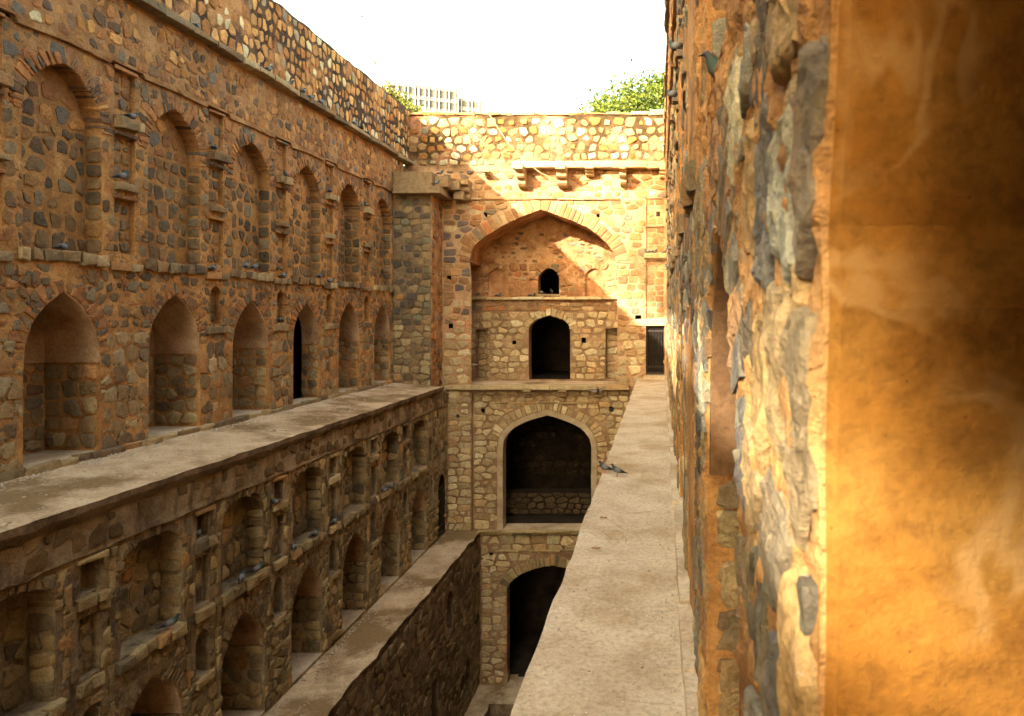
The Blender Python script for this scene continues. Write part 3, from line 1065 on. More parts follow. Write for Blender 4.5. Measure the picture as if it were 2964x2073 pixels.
# ------------------------------------------------------------------ middle gallery wall, left
rnd = random.Random(33)
mid_wall = thing('stone_arcade', 'weathered brown left wall with deep blind niches below the upper ledge', 'wall', (XM, 13, ZL))
WM = Frame((XM, 0, 0), (0, 1, 0), (0, 0, 1), (1, 0, 0))
ms, vs, sl, rb = Masonry(mid_wall), Masonry(mid_wall), Masonry(mid_wall), Masonry(mid_wall)
holes = []
for k in range(-2, 6):
    uc = 9.06+1.99*k
    out = niche(WM, ms, mid_wall, uc, 0.575, ZL+0.05, -3.62, -2.78, 0.75, -3.6, rnd, 'lower', 'plaster', 'olive')
    holes.append(out)
    voussoirs(vs, WM, out[4:-4], 0.2, -0.03, 0.004, 'deep', rnd, 0.1)
    bl = arch(uc, 0.54, -2.3, -1.3, -0.92, 9, rnd, 0.014, (0.75, 0.7, 0.96), side=5)
    holes.append(bl)
    recess(WM, mid_wall, bl, 0.3, 'lower', 'blind_niche', seed=k+40)
    ms.cells(WM, (uc-.53, uc+.53, -2.28, -0.95), 0.25, 0.24, 'olive', None, -0.3, 0.03, 0.026, 0.36, rnd, small=0.2, keep=lambda x, y, bl=bl: inside(bl, x, y+.06))
    j = Frame(WM.P(uc+0.54, 0, 0), -WM.n, WM.v, -WM.u)
    ms.cells(j, (0.0, 0.3, -2.26, -1.3), 0.3, 0.18, 'olive', None, 0.0, 0.02, 0.02, 0.25, rnd)
    voussoirs(vs, WM, bl[5:-5], 0.12, -0.3, 0.01, 'deep', rnd, 0.1)
    course(sl, WM, uc-0.62, uc+0.62, -2.44, -2.3, -0.02, 0.065, 'olive', rnd, 0.26, 0.022)
    pc = uc+0.995
    if k < 5:
        pr = rough_rect(pc-0.14, pc+0.14, -1.28, -0.9, rnd, 0.01, .12)
        p2 = rough_rect(pc-0.15, pc+0.15, -2.26, -1.54, rnd, 0.01, .14)
        pk = arch(pc, 0.15, -3.3, -2.84, -2.62, 5, rnd, 0.008, (0.6, 0.6, 0.85), side=4)
        for q, dp, nm in ((pr, 0.16, 'panel'), (p2, 0.1, 'panel'), (pk, 0.2, 'pocket')):
            holes.append(q)
            recess(WM, mid_wall, q, dp, 'lower', nm, seed=k)
            a, b, c, d = bbox(q)
            ms.cells(WM, (a+.02, b-.02, c+.02, d-.04), 0.17, 0.18, 'olive', None, -dp, 0.02, 0.022, 0.3, rnd, skip=0.1)
        course(sl, WM, pc-0.22, pc+0.22, -1.43, -1.3, -0.02, 0.055, 'olive', rnd, 0.3, 0.02)
        course(sl, WM, pc-0.2, pc+0.2, -2.43, -2.3, -0.02, 0.055, 'olive', rnd, 0.3, 0.018)
        course(sl, WM, pc-0.19, pc+0.19, -3.42, -3.32, -0.02, 0.05, 'olive', rnd, 0.45, 0.01)
        course(sl, WM, pc-0.2, pc+0.2, -0.9, -0.84, -0.02, 0.05, 'olive', rnd, 0.45, 0.01)
        # slim upright ribs either side of the pier
        for s_ in (-1, 1):
            z0 = -4.7
            while z0 < -0.9:
                z1 = min(z0+rnd.uniform(.12, .34), -0.82)
                course(rb, WM, pc+s_*0.32-0.05, pc+s_*0.32+0.05, z0, z1-.015, -0.02, 0.018, 'olive' if rnd.random() < .6 else 'deep', rnd, 0.2, 0.012)
                z0 = z1
# end bay: two slim pockets and a gated doorway
for q, dp in ((arch(20.02, 0.13, -2.3, -1.75, -1.55, 5), 0.2), (arch(20.06, 0.13, -3.5, -3.0, -2.8, 5), 0.2)):
    holes.append(q)
    recess(WM, mid_wall, q, dp, 'lower', 'pocket', seed=9)
door_m = arch(21.0, 0.32, ZL+0.03, -3.3, -2.86, 6, side=3)
holes.append(door_m)
mb = MB()
strip(WM, door_m, 0, -1.6, mb, 2)
fill(WM, door_m, -1.6, mb)
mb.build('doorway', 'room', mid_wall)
patch('masonry', WM, rect(4.6, YF+0.05, ZL-0.1, -0.8), holes, 0.15, 0.03, 'lower', mid_wall)
patch('masonry_band', WM, rect(4.6, YF+0.05, -0.8, -0.34), [], 0.14, 0.03, 'lower', mid_wall, 0.04)
mb = MB()
strip(WM, [(4.6+i*0.2, -0.8+random.uniform(-.02, .02)) for i in range(86)], 0.052, -0.02, mb)
mb.build('band_edge', 'lower', mid_wall)
MB().box((XM-1.0, -30, ZL-0.1), (XM, 4.6, -0.25)).build('wall_run', 'lower', mid_wall)
H = Holes(holes)
ms.cells(WM, (4.6, YF, ZL+0.05, -3.3), 0.24, 0.19, 'olive', H, 0, 0.03, 0.024, 0.34, rnd, small=0.15)
ms.cells(WM, (4.6, YF, -3.3, -2.5), 0.22, 0.2, 'deep', H, 0, 0.022, 0.03, 0.36, rnd, skip=0.2, small=0.3)
ms.cells(WM, (4.6, YF, -2.28, -0.84), 0.2, 0.22, 'olive', H, 0, 0.024, 0.026, 0.3, rnd, skip=0.1, small=0.2)
ms.cells(WM, (8, YF, ZL+.05, -2.5), 0.1, 0.085, 'olive', H, -0.004, 0.012, 0.012, 0.4, rnd, skip=0.45, small=0.4)
ms.cells(WM, (4.6, YF, -0.76, -0.36), 0.26, 0.28, 'deep', None, 0.04, 0.022, 0.03, 0.36, rnd, skip=0.35, small=0.3)
ms.emit('stone', 300)
vs.emit('voussoir', 120)
sl.emit('sill_stone', 120)
rb.emit('rib_stone', 120)

def gate(W, owner, a, b, z0, z1, w, bars, rails, name='iron_gate'):
    def bx(u0, u1, v0, v1, w0, w1):
        p, q = W.P(u0, v0, w0), W.P(u1, v1, w1)
        return np.minimum(p, q), np.maximum(p, q)
    fr = MB()
    fr.box(*bx(a, a+.035, z0, z1, w-.02, w+.02))
    fr.box(*bx(b-.035, b, z0, z1, w-.02, w+.02))
    fr.box(*bx(a+.035, b-.035, z1-.035, z1, w-.02, w+.02))
    fr.box(*bx(a+.035, b-.035, z0, z0+.05, w-.02, w+.02))
    g = fr.build(name, 'iron', owner)
    for i in range(bars):
        u = a+.035+(b-a-.07)*(i+1)/(bars+1)
        MB().box(*bx(u-.007, u+.007, z0+.05, z1-.035, w-.007, w+.007)).build('bar', 'iron', g)
    for zr in rails:
        MB().box(*bx(a+.036, b-.036, zr-.018, zr+.018, w-.013, w+.012)).build('rail', 'iron', g)
    return g
gate(WM, mid_wall, 20.7, 21.3, ZL+0.05, -3.3, -0.06, 6, (-4.5, -3.7))

# ------------------------------------------------------------------ bottom wall, left
rnd = random.Random(44)
low_wall = thing('rubble_terrace', 'dark rubble wall under the lower ledge with three small pointed niches', 'wall', (XD, 14, ZD))
WD = Frame((XD, 0, 0), (0, 1, 0), (0, 0, 1), (1, 0, 0))
ms = Masonry(low_wall)
holes = [arch(18.6, 0.27, -6.65, -5.85, -5.5, 5, rnd, .01), arch(20.3, 0.3, -9.3, -8.6, -8.2, 5, rnd, .01), arch(17.35, 0.25, -8.4, -7.5, -7.15, 5, rnd, .01)]
for i, q in enumerate(holes):
    recess(WD, low_wall, q, 0.3, 'deep', 'pocket', seed=i)
patch('masonry', WD, rect(7, YF+0.05, ZD-0.05, ZL-0.12), holes, 0.16, 0.05, 'deep', low_wall)
ms.cells(WD, (9, YF, ZD+.03, ZL-0.2), 0.3, 0.25, 'deep', Holes(holes), 0, 0.035, 0.022, 0.36, rnd, skip=0.1, small=0.2)
ms.emit('stone', 200)
MB().box((XD-1.0, -30, ZD-0.05), (XD, 7, ZL-0.15)).build('wall_run', 'deep', low_wall)

# ------------------------------------------------------------------ end wall (facade) of the stepwell
rnd = random.Random(55)
facade = thing('arched_facade', 'sunlit three-storey end wall with great pointed arch and dark openings', 'wall', (-3.5, YF, ZD))
WF = Frame((0, YF, 0), (1, 0, 0), (0, 0, 1), (0, -1, 0))
K = YF/F
fx = lambda px: (px-VX)*K
fz = lambda py: CAM_Z-(py-VY)*K
ms, vs, sl = Masonry(facade), Masonry(facade), Masonry(facade)

# --- upper storey
curve = [(1055, 590), (1058, 562), (1076, 540), (1107, 518.6), (1147, 497), (1183.5, 481), (1212, 469), (1253, 484), (1301, 502.7), (1341, 527), (1369, 555), (1379, 574), (1381, 590)]
def smooth_curve(pts, n=3, apex=6):
    out = []
    for i in range(len(pts)-1):
        p0, p1, p2, p3 = pts[max(i-1, 0)], pts[i], pts[i+1], pts[min(i+2, len(pts)-1)]
        if i == apex-1: p3 = p2
        if i == apex: p0 = p1
        for k in range(n):
            t = k/n
            out.append(tuple(0.5*((2*p1[j])+(-p0[j]+p2[j])*t+(2*p0[j]-5*p1[j]+4*p2[j]-p3[j])*t*t+(-p0[j]+3*p1[j]-3*p2[j]+p3[j])*t**3) for j in (0, 1)))
    return out+[pts[-1]]
iw_arch = [(fx(x)+rnd.uniform(-.015, .015), fz(y)+rnd.uniform(-.015, .015)) for x, y in smooth_curve(curve)]
ZI = -0.2                                            # iwan floor
iw = [(fx(1057), ZI+(fz(590)-ZI)*i/8) for i in range(8)]+iw_arch+[(fx(1384), fz(590)-(fz(590)-ZI)*i/8) for i in range(1, 9)]
door = rect(fx(1448), fx(1490), 0.1, fz(731))
panels = [rough_rect(-0.47, 0.12, 4.86, 5.7, rnd, .008), rough_rect(-0.47, 0.12, 3.98, 4.8, rnd, .008), rough_rect(-0.47, 0.12, 1.9, 3.72, rnd, .008)]
put = []
for a, b, c, d in ((1085, 1093, 477, 491), (1337, 1345, 477, 488), (1002, 1012, 618, 628), (1006, 1016, 726, 736), (1424, 1438, 707, 716)):
    put.append(rect(fx(a), fx(b), fz(d), fz(c)))
ph = rect(fx(1471), fx(1480), fz(485), fz(474))
holesF = [iw, door]+panels+put
YB = YF+1.3                                          # back wall of the iwan
topF = []
x = -8.1
while x < 0.4:
    topF.append((x, 8.3+0.12*(x+8)/8+rnd.uniform(-.025, .025)))
    x += rnd.uniform(.15, .35)
outer = [(-8.1, ZI-0.05)]+topF+[(0.42, 8.42), (0.42, ZI-0.05)]
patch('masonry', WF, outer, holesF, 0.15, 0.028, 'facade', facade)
mb = MB()
strip(WF, topF, 0.03, -0.7, mb, 2, 0.02)
mb.build('wall_top', 'facade', facade)
for q in panels:
    recess(WF, facade, q, 0.06, 'facade', 'panel')
for q in put:
    mb = MB()
    strip(WF, q, 0, -0.6, mb, close=True)
    fill(WF, q, -0.6, mb)
    mb.build('putlog_hole', 'room', facade)
mb = MB()
strip(WF, ph, -0.058, -0.55, mb, close=True)
fill(WF, ph, -0.055, mb)  # flat dark sheet standing in for the hole's inner shade
mb.build('putlog_hole', 'room', facade)
HF = Holes(holesF)
voussoirs(vs, WF, iw_arch, 0.42, -0.12, 0.02, 'facade', rnd, 0.17)
ring = offset_poly(iw_arch, 0.44)
HF2 = Holes(holesF+[ring+[(ring[-1][0], 3.6), (ring[0][0], 3.6)]])
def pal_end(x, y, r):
    # more dark and grey stones towards the left corner
    return 'facade_left' if r.random() < (0.75 if x < -5.9 else 0.3 if x < -4.6 else 0.06) else 'facade'
ms.cells(WF, (-8.0, 0.2, 6.72, 8.28), 0.3, 0.25, 'upper', HF, 0, 0.03, 0.045, 0.36, rnd, skip=0.03, small=0.3)
ms.cells(WF, (-6.9, 0.2, 5.7, 6.6), 0.36, 0.21, 'facade', HF2, 0, 0.02, 0.028, 0.3, rnd, skip=0.12, small=0.25, squared=True, palf=pal_end)
ms.cells(WF, (-6.9, 0.2, 2.5, 5.64), 0.36, 0.22, 'facade', HF2, 0, 0.018, 0.02, 0.14, rnd, skip=0.03, small=0.08, squared=True, palf=pal_end)
ms.cells(WF, (-6.9, 0.2, 1.2, 2.5), 0.38, 0.22, 'facade', HF2, 0, 0.022, 0.024, 0.25, rnd, small=0.15, squared=True, palf=lambda x, y, r: 'cream' if r.random() < .4 else pal_end(x, y, r))
ms.cells(WF, (-6.9, 0.2, ZI, 1.2), 0.4, 0.24, 'cream', HF2, 0, 0.03, 0.026, 0.3, rnd, small=0.1)
for q in panels:
    a, b, c, d = bbox(q)
    ms.cells(WF, (a+.03, b-.02, c+.02, d-.02), 0.3, 0.2, 'facade', Holes([ph]), -0.06, 0.016, 0.02, 0.16, rnd, squared=True)
course(sl, WF, -6.2, -1.3, 5.65, 5.70, -0.02, 0.06, 'facade', rnd, 0.6, 0.008)
course(sl, WF, -0.55, 0.2, 3.8, 3.95, -0.02, 0.09, 'cream', rnd, 0.6, 0.012)
course(sl, WF, -0.78, 0.18, fz(731), 1.87, -0.02, 0.06, 'cream', rnd, 2.0, 0.01)
course(sl, WF, -8.0, 0.3, 8.33, 8.42, -0.4, 0.03, 'upper', rnd, 0.5, 0.02)
# broken slab course with stone brackets
def bracket(X0, X1, zt, zb, p, mat='stone', name='bracket', Y=YF, col=S(178, 150, 108), owner=facade):
    h = zt-zb
    prof = [(0, zt), (p, zt), (p, zt-h*.22), (p*.93, zt-h*.26), (p*.72, zt-h*.34), (p*.74, zt-h*.5), (p*.66, zt-h*.58), (p*.46, zt-h*.64), (p*.48, zt-h*.82), (p*.36, zt-h*.94), (p*.12, zb), (0, zb)]
    V = [(X0, Y-a+.02, z) for a, z in prof]+[(X1, Y-a+.02, z) for a, z in prof]
    n = len(prof)
    Fc = [list(range(n)), list(range(2*n-1, n-1, -1))]+[[i, i+n, (i+1) % n+n, (i+1) % n] for i in range(n)]
    return mesh_obj(name, V, Fc, mat, owner, [(*col, 1)]*len(V))
for a, b, c in ((1153, 1170, 424), (1244, 1266, 423), (1388, 1402, 420)):
    bracket(fx(a)*.96, fx(b)*.96, fz(381), fz(c), 0.8)
bracket(fx(1315), fx(1333), fz(381), fz(398), 0.5)
bracket(fx(1479), fx(1496), fz(381), fz(402), 0.4)
bracket(fx(1091), fx(1104), fz(388), fz(401), 0.42, name='broken_bracket')
bs = Masonry(facade)
course(bs, WF, fx(1153), 0.2, fz(381), fz(367), -0.05, 0.32, 'cream', rnd, 1.1, 0.02)
bs.emit('shelf_slab', 20)

# --- iwan: vault, side walls, back wall
mb = MB()
strip(WF, iw_arch, -0.02, -(YB-YF)-0.05, mb, 6, 0.02)
mb.build('iwan_vault', 'stucco', facade)
mb = MB()
for X, X2 in ((fx(1057), -6.42), (fx(1384), -1.3)):
    b = len(mb.v)
    mb.v += [(X, YF, ZI), (X, YF, fz(590)), (X2, YB, fz(590)), (X2, YB, ZI)]
    mb.f.append([b, b+1, b+2, b+3])
b = len(mb.v)
mb.build('iwan_side', 'facade_low', facade)
mb = MB()
zz = fz(590)
mb.v += [(fx(1057), YF+.02, zz+.001), (fx(1057), YB, zz+.001), (-6.42, YB, zz+.001), (fx(1384), YF+.02, zz+.001), (fx(1384), YB, zz+.001), (-1.3, YB, zz+.001)]
mb.f += [[0, 1, 2], [3, 4, 5]]
mb.build('iwan_impost', 'stucco', facade)
WB = Frame((0, YB, 0), (1, 0, 0), (0, 0, 1), (0, -1, 0))
KB = YB/F
bx_ = lambda px: (px-VX)*KB
bz_ = lambda py: CAM_Z-(py-VY)*KB
win = arch(bx_(1230.5), 0.355, bz_(662), bz_(628), bz_(601), 6, rnd, .01, (0.6, 0.6, 0.8))
dr = arch(bx_(1232.5), 0.69, ZI+.05, bz_(742), bz_(707), 7, rnd, .012, (0.62, 0.62, 0.78))
n1 = rough_rect(bx_(1066), bx_(1097), ZI+.06, bz_(739), rnd, .01)
n2 = rough_rect(bx_(1358), bx_(1385), ZI+.06, bz_(736), rnd, .01)
pb = [rect(bx_(1149), bx_(1157), bz_(772), bz_(764)), rect(bx_(1304), bx_(1314), bz_(769), bz_(757))]
oa = [arch(bx_(1117), 0.33, bz_(664), bz_(620), bz_(601), 6), arch(bx_(1332), 0.3, bz_(664), bz_(620), bz_(601), 6)]
holesB = [win, dr, n1, n2]+pb+oa
patch('iwan_back', WB, rect(-6.6, -1.2, ZI, bz_(668)), [h for h in holesB if bbox(h)[3] < bz_(667)], 0.15, 0.03, 'facade_low', facade)
patch('iwan_back_upper', WB, rect(-6.6, -1.2, bz_(668), 5.45), [h for h in holesB if bbox(h)[2] > bz_(669)], 0.14, 0.06, 'stucco', facade)
for q in oa:
    recess(WB, facade, q, 0.1, 'stucco', 'blind_arch')
for q in (n1, n2):
    recess(WB, facade, q, 0.32, 'facade_low', 'wall_niche')
    a, b, c, d = bbox(q)
    ms.cells(WB, (a+.02, b-.02, c+.02, d-.02), 0.26, 0.22, 'cream', None, -0.32, 0.025, 0.024, 0.3, rnd)
for q in pb:
    mb = MB()
    strip(WB, q, 0, -0.5, mb, close=True)
    fill(WB, q, -0.5, mb)
    mb.build('putlog_hole', 'room', facade)
for q in (win, dr):
    mb = MB()
    strip(WB, q, 0, -0.45, mb, 2)
    mb.build('opening_jamb', 'facade_low', facade)
HB = Holes(holesB)
voussoirs(vs, WB, win[3:-3], 0.17, -0.1, 0.015, 'facade', rnd, 0.11)
voussoirs(vs, WB, dr[3:-3], 0.27, -0.1, 0.02, 'cream', rnd, 0.13)
ms.cells(WB, (-6.4, -1.3, ZI+.04, bz_(668)-.45), 0.32, 0.22, 'cream', HB, 0, 0.03, 0.028, 0.34, rnd, small=0.25)
ms.cells(WB, (-6.4, -1.3, bz_(668)-.45, bz_(668)-.06), 0.34, 0.18, 'facade', HB, 0, 0.022, 0.03, 0.3, rnd, small=0.25)
ms.cells(WB, (-6.4, -1.3, bz_(668)+.06, 3.75), 0.3, 0.2, 'facade', HB, 0, 0.022, 0.035, 0.3, rnd, small=0.3, skip=0.12)
ms.cells(WB, (-5.9, -1.9, 3.75, 4.8), 0.26, 0.14, 'warm', None, 0, 0.03, 0.05, 0.4, rnd, small=0.6, skip=0.5)
course(sl, WB, -6.4, -1.35, bz_(672), bz_(666), -0.03, 0.12, 'cream', rnd, 0.9, 0.008)
course(sl, WB, bx_(1206), bx_(1256), bz_(664), bz_(660), -0.4, 0.03, 'tower', rnd, 1.0, 0.01)
# iwan floor and the shelf in front, carried on brackets
mb = MB().box((-6.45, YF+.1, ZI-.25), (-1.2, YB+.5, ZI))
mb.build('iwan_floor', 'earth2', facade)
bs = Masonry(facade)
course(bs, WF, fx(1000), fx(1412), ZI-.14, ZI+0.0, -0.2, 0.26, 'cream', rnd, 1.6, 0.012)
bs.emit('shelf_slab', 20)
for px in (1179, 1260, 1340):
    bracket(fx(px-9)*.985, fx(px+9)*.985, ZI-.14, ZI-.4, 0.28, col=S(170, 146, 106))
# dark rooms behind the openings
def room(lo, hi, name='room', skip_front=True):
    mb = MB()
    b = 0
    x0, y0, z0 = lo
    x1, y1, z1 = hi
    mb.v += [(x0, y0, z0), (x1, y0, z0), (x1, y1, z0), (x0, y1, z0), (x0, y0, z1), (x1, y0, z1), (x1, y1, z1), (x0, y1, z1)]
    mb.f += [[0, 1, 2, 3], [4, 7, 6, 5], [0, 3, 7, 4], [1, 5, 6, 2], [3, 2, 6, 7]]
    return mb.build(name, 'room', facade)
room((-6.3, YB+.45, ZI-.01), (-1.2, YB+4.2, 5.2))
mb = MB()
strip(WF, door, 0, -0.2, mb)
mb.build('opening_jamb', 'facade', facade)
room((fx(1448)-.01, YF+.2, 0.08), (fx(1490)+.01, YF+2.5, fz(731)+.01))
gate(WF, facade, fx(1448)+.02, fx(1490)-.01, 0.13, fz(731)-.02, -0.12, 9, (0.36, 1.5))
MB().box((fx(1448)-.06, YF-.22, -0.04), (0.19, YF+.35, 0.1), 0.01).build('door_step', 'earth', facade)

# --- middle storey
a2 = arch(fx(1227), (fx(1326)-fx(1128))/2, ZL+.0, fz(1005), fz(931), 10, rnd, .008, (0.55, 0.62, 0.8), side=6)
put2 = [rect(fx(a), fx(b), fz(d), fz(c)) for a, b, c, d in ((1079, 1087, 916, 926), (1366, 1376, 912, 923), (1026, 1034, 925, 935))]
hm = [a2]+put2
patch('masonry', WF, rect(XM-.05, -0.7, ZL-.14, ZI-.05), hm, 0.15, 0.025, 'facade_low', facade, 0.0)
for q in put2:
    mb = MB()
    strip(WF, q, 0, -0.5, mb, close=True)
    fill(WF, q, -0.5, mb)
    mb.build('putlog_hole', 'room', facade)
mb = MB()
o2 = offset_poly(a2, 0.17)
b = len(mb.v)
for p, q in zip(offset_poly(a2, -0.004), o2):
    for pt, w in ((p, -0.42), (p, 0.035), (q, 0.035), (q, -0.01)):
        mb.v.append(tuple(WF.P(pt[0], max(pt[1], ZL), w)))
for i in range(len(a2)-1):
    for k in range(3):
        mb.f.append([b+4*i+k, b+4*i+k+1, b+4*i+4+k+1, b+4*i+4+k])
mb.build('arch_surround', 'surround', facade)
H2 = Holes([o2+[]]+put2)
vo = offset_poly(a2[6:-6], 0.19)
voussoirs(vs, WF, vo, 0.3, -0.05, 0.012, 'cream', rnd, 0.15)
r2 = offset_poly(vo, 0.32)
H2b = Holes([o2, r2]+put2)
ms.cells(WF, (-6.7, fx(1060), ZL, ZI-.2), 0.34, 0.2, 'cream', H2b, 0.0, 0.03, 0.018, 0.3, rnd, small=0.15)
ms.cells(WF, (fx(1062), -0.8, ZL+.5, ZI-.2), 0.34, 0.2, 'cream', H2b, 0, 0.022, 0.02, 0.3, rnd, small=0.2)
ms.cells(WF, (fx(1062), -0.8, ZL, ZL+.5), 0.5, 0.3, 'cream', H2b, 0, 0.02, 0.014, 0.2, rnd, squared=True)
course(sl, WF, fx(1110), fx(1340), fz(905), fz(902), -0.02, 0.05, 'olive', rnd, 0.7, 0.006)
# pilaster in the corner
pl = Frame((0, YF-.12, 0), (1, 0, 0), (0, 0, 1), (0, -1, 0))
patch('pilaster', pl, rect(XM-.02, fx(1060), ZL-.1, ZI-.14), [], 0.14, 0.025, 'facade_low', facade)
ps = Frame((fx(1060), YF, 0), (0, -1, 0), (0, 0, 1), (1, 0, 0))
mb = MB()
fill(ps, rect(0, 0.12, ZL-.1, ZI-.14), 0, mb)
mb.build('pilaster_side', 'facade_low', facade)
ms.cells(pl, (-6.72, fx(1060)-.01, ZL, ZI-.16), 0.36, 0.21, 'cream', None, 0.0, 0.024, 0.018, 0.3, rnd, small=0.12)
# room behind: bench, back wall with a dark window
room((-6.2, YF+.4, ZL), (-1.0, YF+3.6, ZI-.3))
MB().box((-6.1, YF+1.5, ZL-.01), (-1.1, YF+1.9, -3.98), 0.02).build('bench', 'room', facade)
wk = Frame((0, YF+3.58, 0), (1, 0, 0), (0, 0, 1), (0, -1, 0))
rmz = Masonry(facade)
rmz.cells(wk, (-5.6, -1.4, -3.9, -0.6), 0.42, 0.26, 'room_shade', Holes([rect(-3.9, -3.2, -3.3, -1.8)]), 0, 0.03, 0.03, 0.3, rnd)
wk2 = Frame((0, YF+1.49, 0), (1, 0, 0), (0, 0, 1), (0, -1, 0))
rmz.cells(wk2, (-5.4, -1.6, ZL+.05, -4.02), 0.32, 0.22, 'room_shade2', None, 0, 0.03, 0.03, 0.3, rnd)
rmz.emit('room_stone', 60)
course(sl, WF, fx(1072), -0.7, ZL-.14, ZL-.06, -0.1, 0.1, 'olive', rnd, 0.9, 0.01)
course(sl, WF, fx(1072), -0.7, ZL-.055, ZL+.0, -0.1, 0.16, 'olive', rnd, 0.9, 0.01)
MB().box((-5.2, YF-.05, ZL-.1), (-2.0, YF+.6, ZL+.012)).build('room_floor', 'earth2', facade)

# --- bottom storey
a3 = arch(fx(1237), fx(1237)-fx(1136), ZD, fz(1330), fz(1267), 10, rnd, .012, (0.55, 0.62, 0.82), side=6)
put3 = [rect(fx(1098), fx(1106), fz(1246), fz(1238))]
patch('masonry', WF, rect(XD-.05, -0.7, ZD-.05, ZL-.14), [a3]+put3, 0.16, 0.028, 'facade_low', facade)
mb = MB()
strip(WF, a3, 0, -0.45, mb, 3, 0.01)
mb.build('opening_jamb', 'facade_low', facade)
mb = MB()
strip(WF, put3[0], 0, -0.5, mb, close=True)
fill(WF, put3[0], -0.5, mb)
mb.build('putlog_hole', 'room', facade)
voussoirs(vs, WF, a3[6:-6], 0.32, -0.1, 0.015, 'olive', rnd, 0.15)
r3 = offset_poly(a3[6:-6], 0.34)
H3 = Holes([a3, r3]+put3)
ms.cells(WF, (-5.7, -0.8, ZD+.02, ZL-.16), 0.36, 0.22, 'cream', H3, 0, 0.03, 0.024, 0.3, rnd, small=0.2)
course(sl, WF, fx(1112), -0.8, fz(1236), fz(1233), -0.02, 0.04, 'olive', rnd, 0.7, 0.006)
jl = Frame((fx(1136), YF, 0), (0, 1, 0), (0, 0, 1), (1, 0, 0))
ms.cells(jl, (0.02, .44, ZD+.02, fz(1340)), 0.3, 0.22, 'deep', None, 0, 0.02, 0.025, 0.3, rnd)
room((-5.6, YF+.45, ZD), (-1.0, YF+3.6, ZL-.3))
ms.emit('stone', 300)
vs.emit('voussoir', 160)
sl.emit('sill_stone', 60)

# ------------------------------------------------------------------ floor at the bottom with a sunken basin (setting)
WG = Frame((0, 0, ZD), (1, 0, 0), (0, 1, 0), (0, 0, 1))
pit = rough_rect(-5.15, -0.9, 6.0, 20.5, random.Random(2), .03, .3)
fl = patch('well_floor', WG, rect(XD-.1, -0.6, -30, YF+.6), [pit], 0.4, 0.02, 'earth2', None)
tag(fl, kind='structure')
mb = MB()
strip(WG, pit, 0, -2.0, mb, 2, 0.03, close=True)
fill(WG, pit, -1.9, mb)
tag(mb.build('sunken_basin', 'deep'), kind='structure')

# ------------------------------------------------------------------ corner tower
rnd = random.Random(66)
tower = thing('corner_tower', 'square grey stone pier in the far left corner with heavy slabs on top', 'pier', (-7.5, 20.7, -0.1))
ms = Masonry(tower)
YT = 20.6
tx1 = -6.94
TF = Frame((0, YT, 0), (1, 0, 0), (0, 0, 1), (0, -1, 0))
TS = Frame((tx1, 0, 0), (0, 1, 0), (0, 0, 1), (1, 0, 0))
patch('masonry', TF, rect(XL-.05, tx1, -0.2, 5.65), [], 0.14, 0.03, 'tower', tower)
patch('masonry_side', TS, rect(YT, YF+.02, -0.6, 5.65), [], 0.1, 0.05, 'tower_side', tower)
ms.cells(TF, (XL+.02, tx1-.01, 1.7, 5.62), 0.27, 0.19, 'tower', None, 0, 0.024, 0.012, 0.34, rnd, small=0.1, squared=True)
ms.cells(TF, (XL+.02, tx1-.01, -0.16, 1.7), 0.26, 0.21, 'pier', None, 0, 0.03, 0.018, 0.34, rnd, small=0.15)
ms.cells(TS, (YT+.02, YF, -0.2, 5.6), 0.2, 0.26, 'warm', None, 0, 0.03, 0.04, 0.4, rnd, skip=0.25, small=0.5)
ms.emit('stone', 260)
b = Masonry(tower)
for x0, x1, z0, z1, y0 in ((-8.02, -6.86, 5.86, 6.3, 20.42), (-7.98, -6.58, 5.64, 5.85, 20.3), (-6.84, -6.42, 5.9, 6.22, 20.6), (-6.6, -6.2, 5.84, 6.12, 20.95), (-6.4, -6.12, 5.6, 5.83, 21.1)):
    mb = MB().box((x0, y0, z0), (x1, 21.62, z1), 0.02)
    mb.build('capping_slab', M['stone'], tower, [(*S(146, 124, 92), 1)]*8)
bracket(-6.3, -5.98, 6.2, 5.58, 0.5, owner=tower, col=S(160, 134, 96))

# ------------------------------------------------------------------ ground outside the well (setting)
GZ = 6.9
mb = MB()
R = 3000
for x0, x1, y0, y1 in ((-R, -9.1, -R, R), (1.35, R, -R, R), (-9.1, 1.35, YF+4.5, R), (-9.1, 1.35, -R, -30)):
    b = len(mb.v)
    mb.v += [(x0, y0, GZ), (x1, y0, GZ), (x1, y1, GZ), (x0, y1, GZ)]
    mb.f.append([b, b+1, b+2, b+3])
tag(mb.build('ground', 'ground'), kind='structure')
mb = MB().box((-9.1, YF+.7, 6.0), (1.35, YF+4.6, GZ-.02))
tag(mb.build('ground_fill', 'ground'), kind='structure')
MB().box((-0.35, YF+.05, 8.46), (0.8, YF+1.0, 8.52), 0.005).build('roof_slab', 'surround', right_wall)

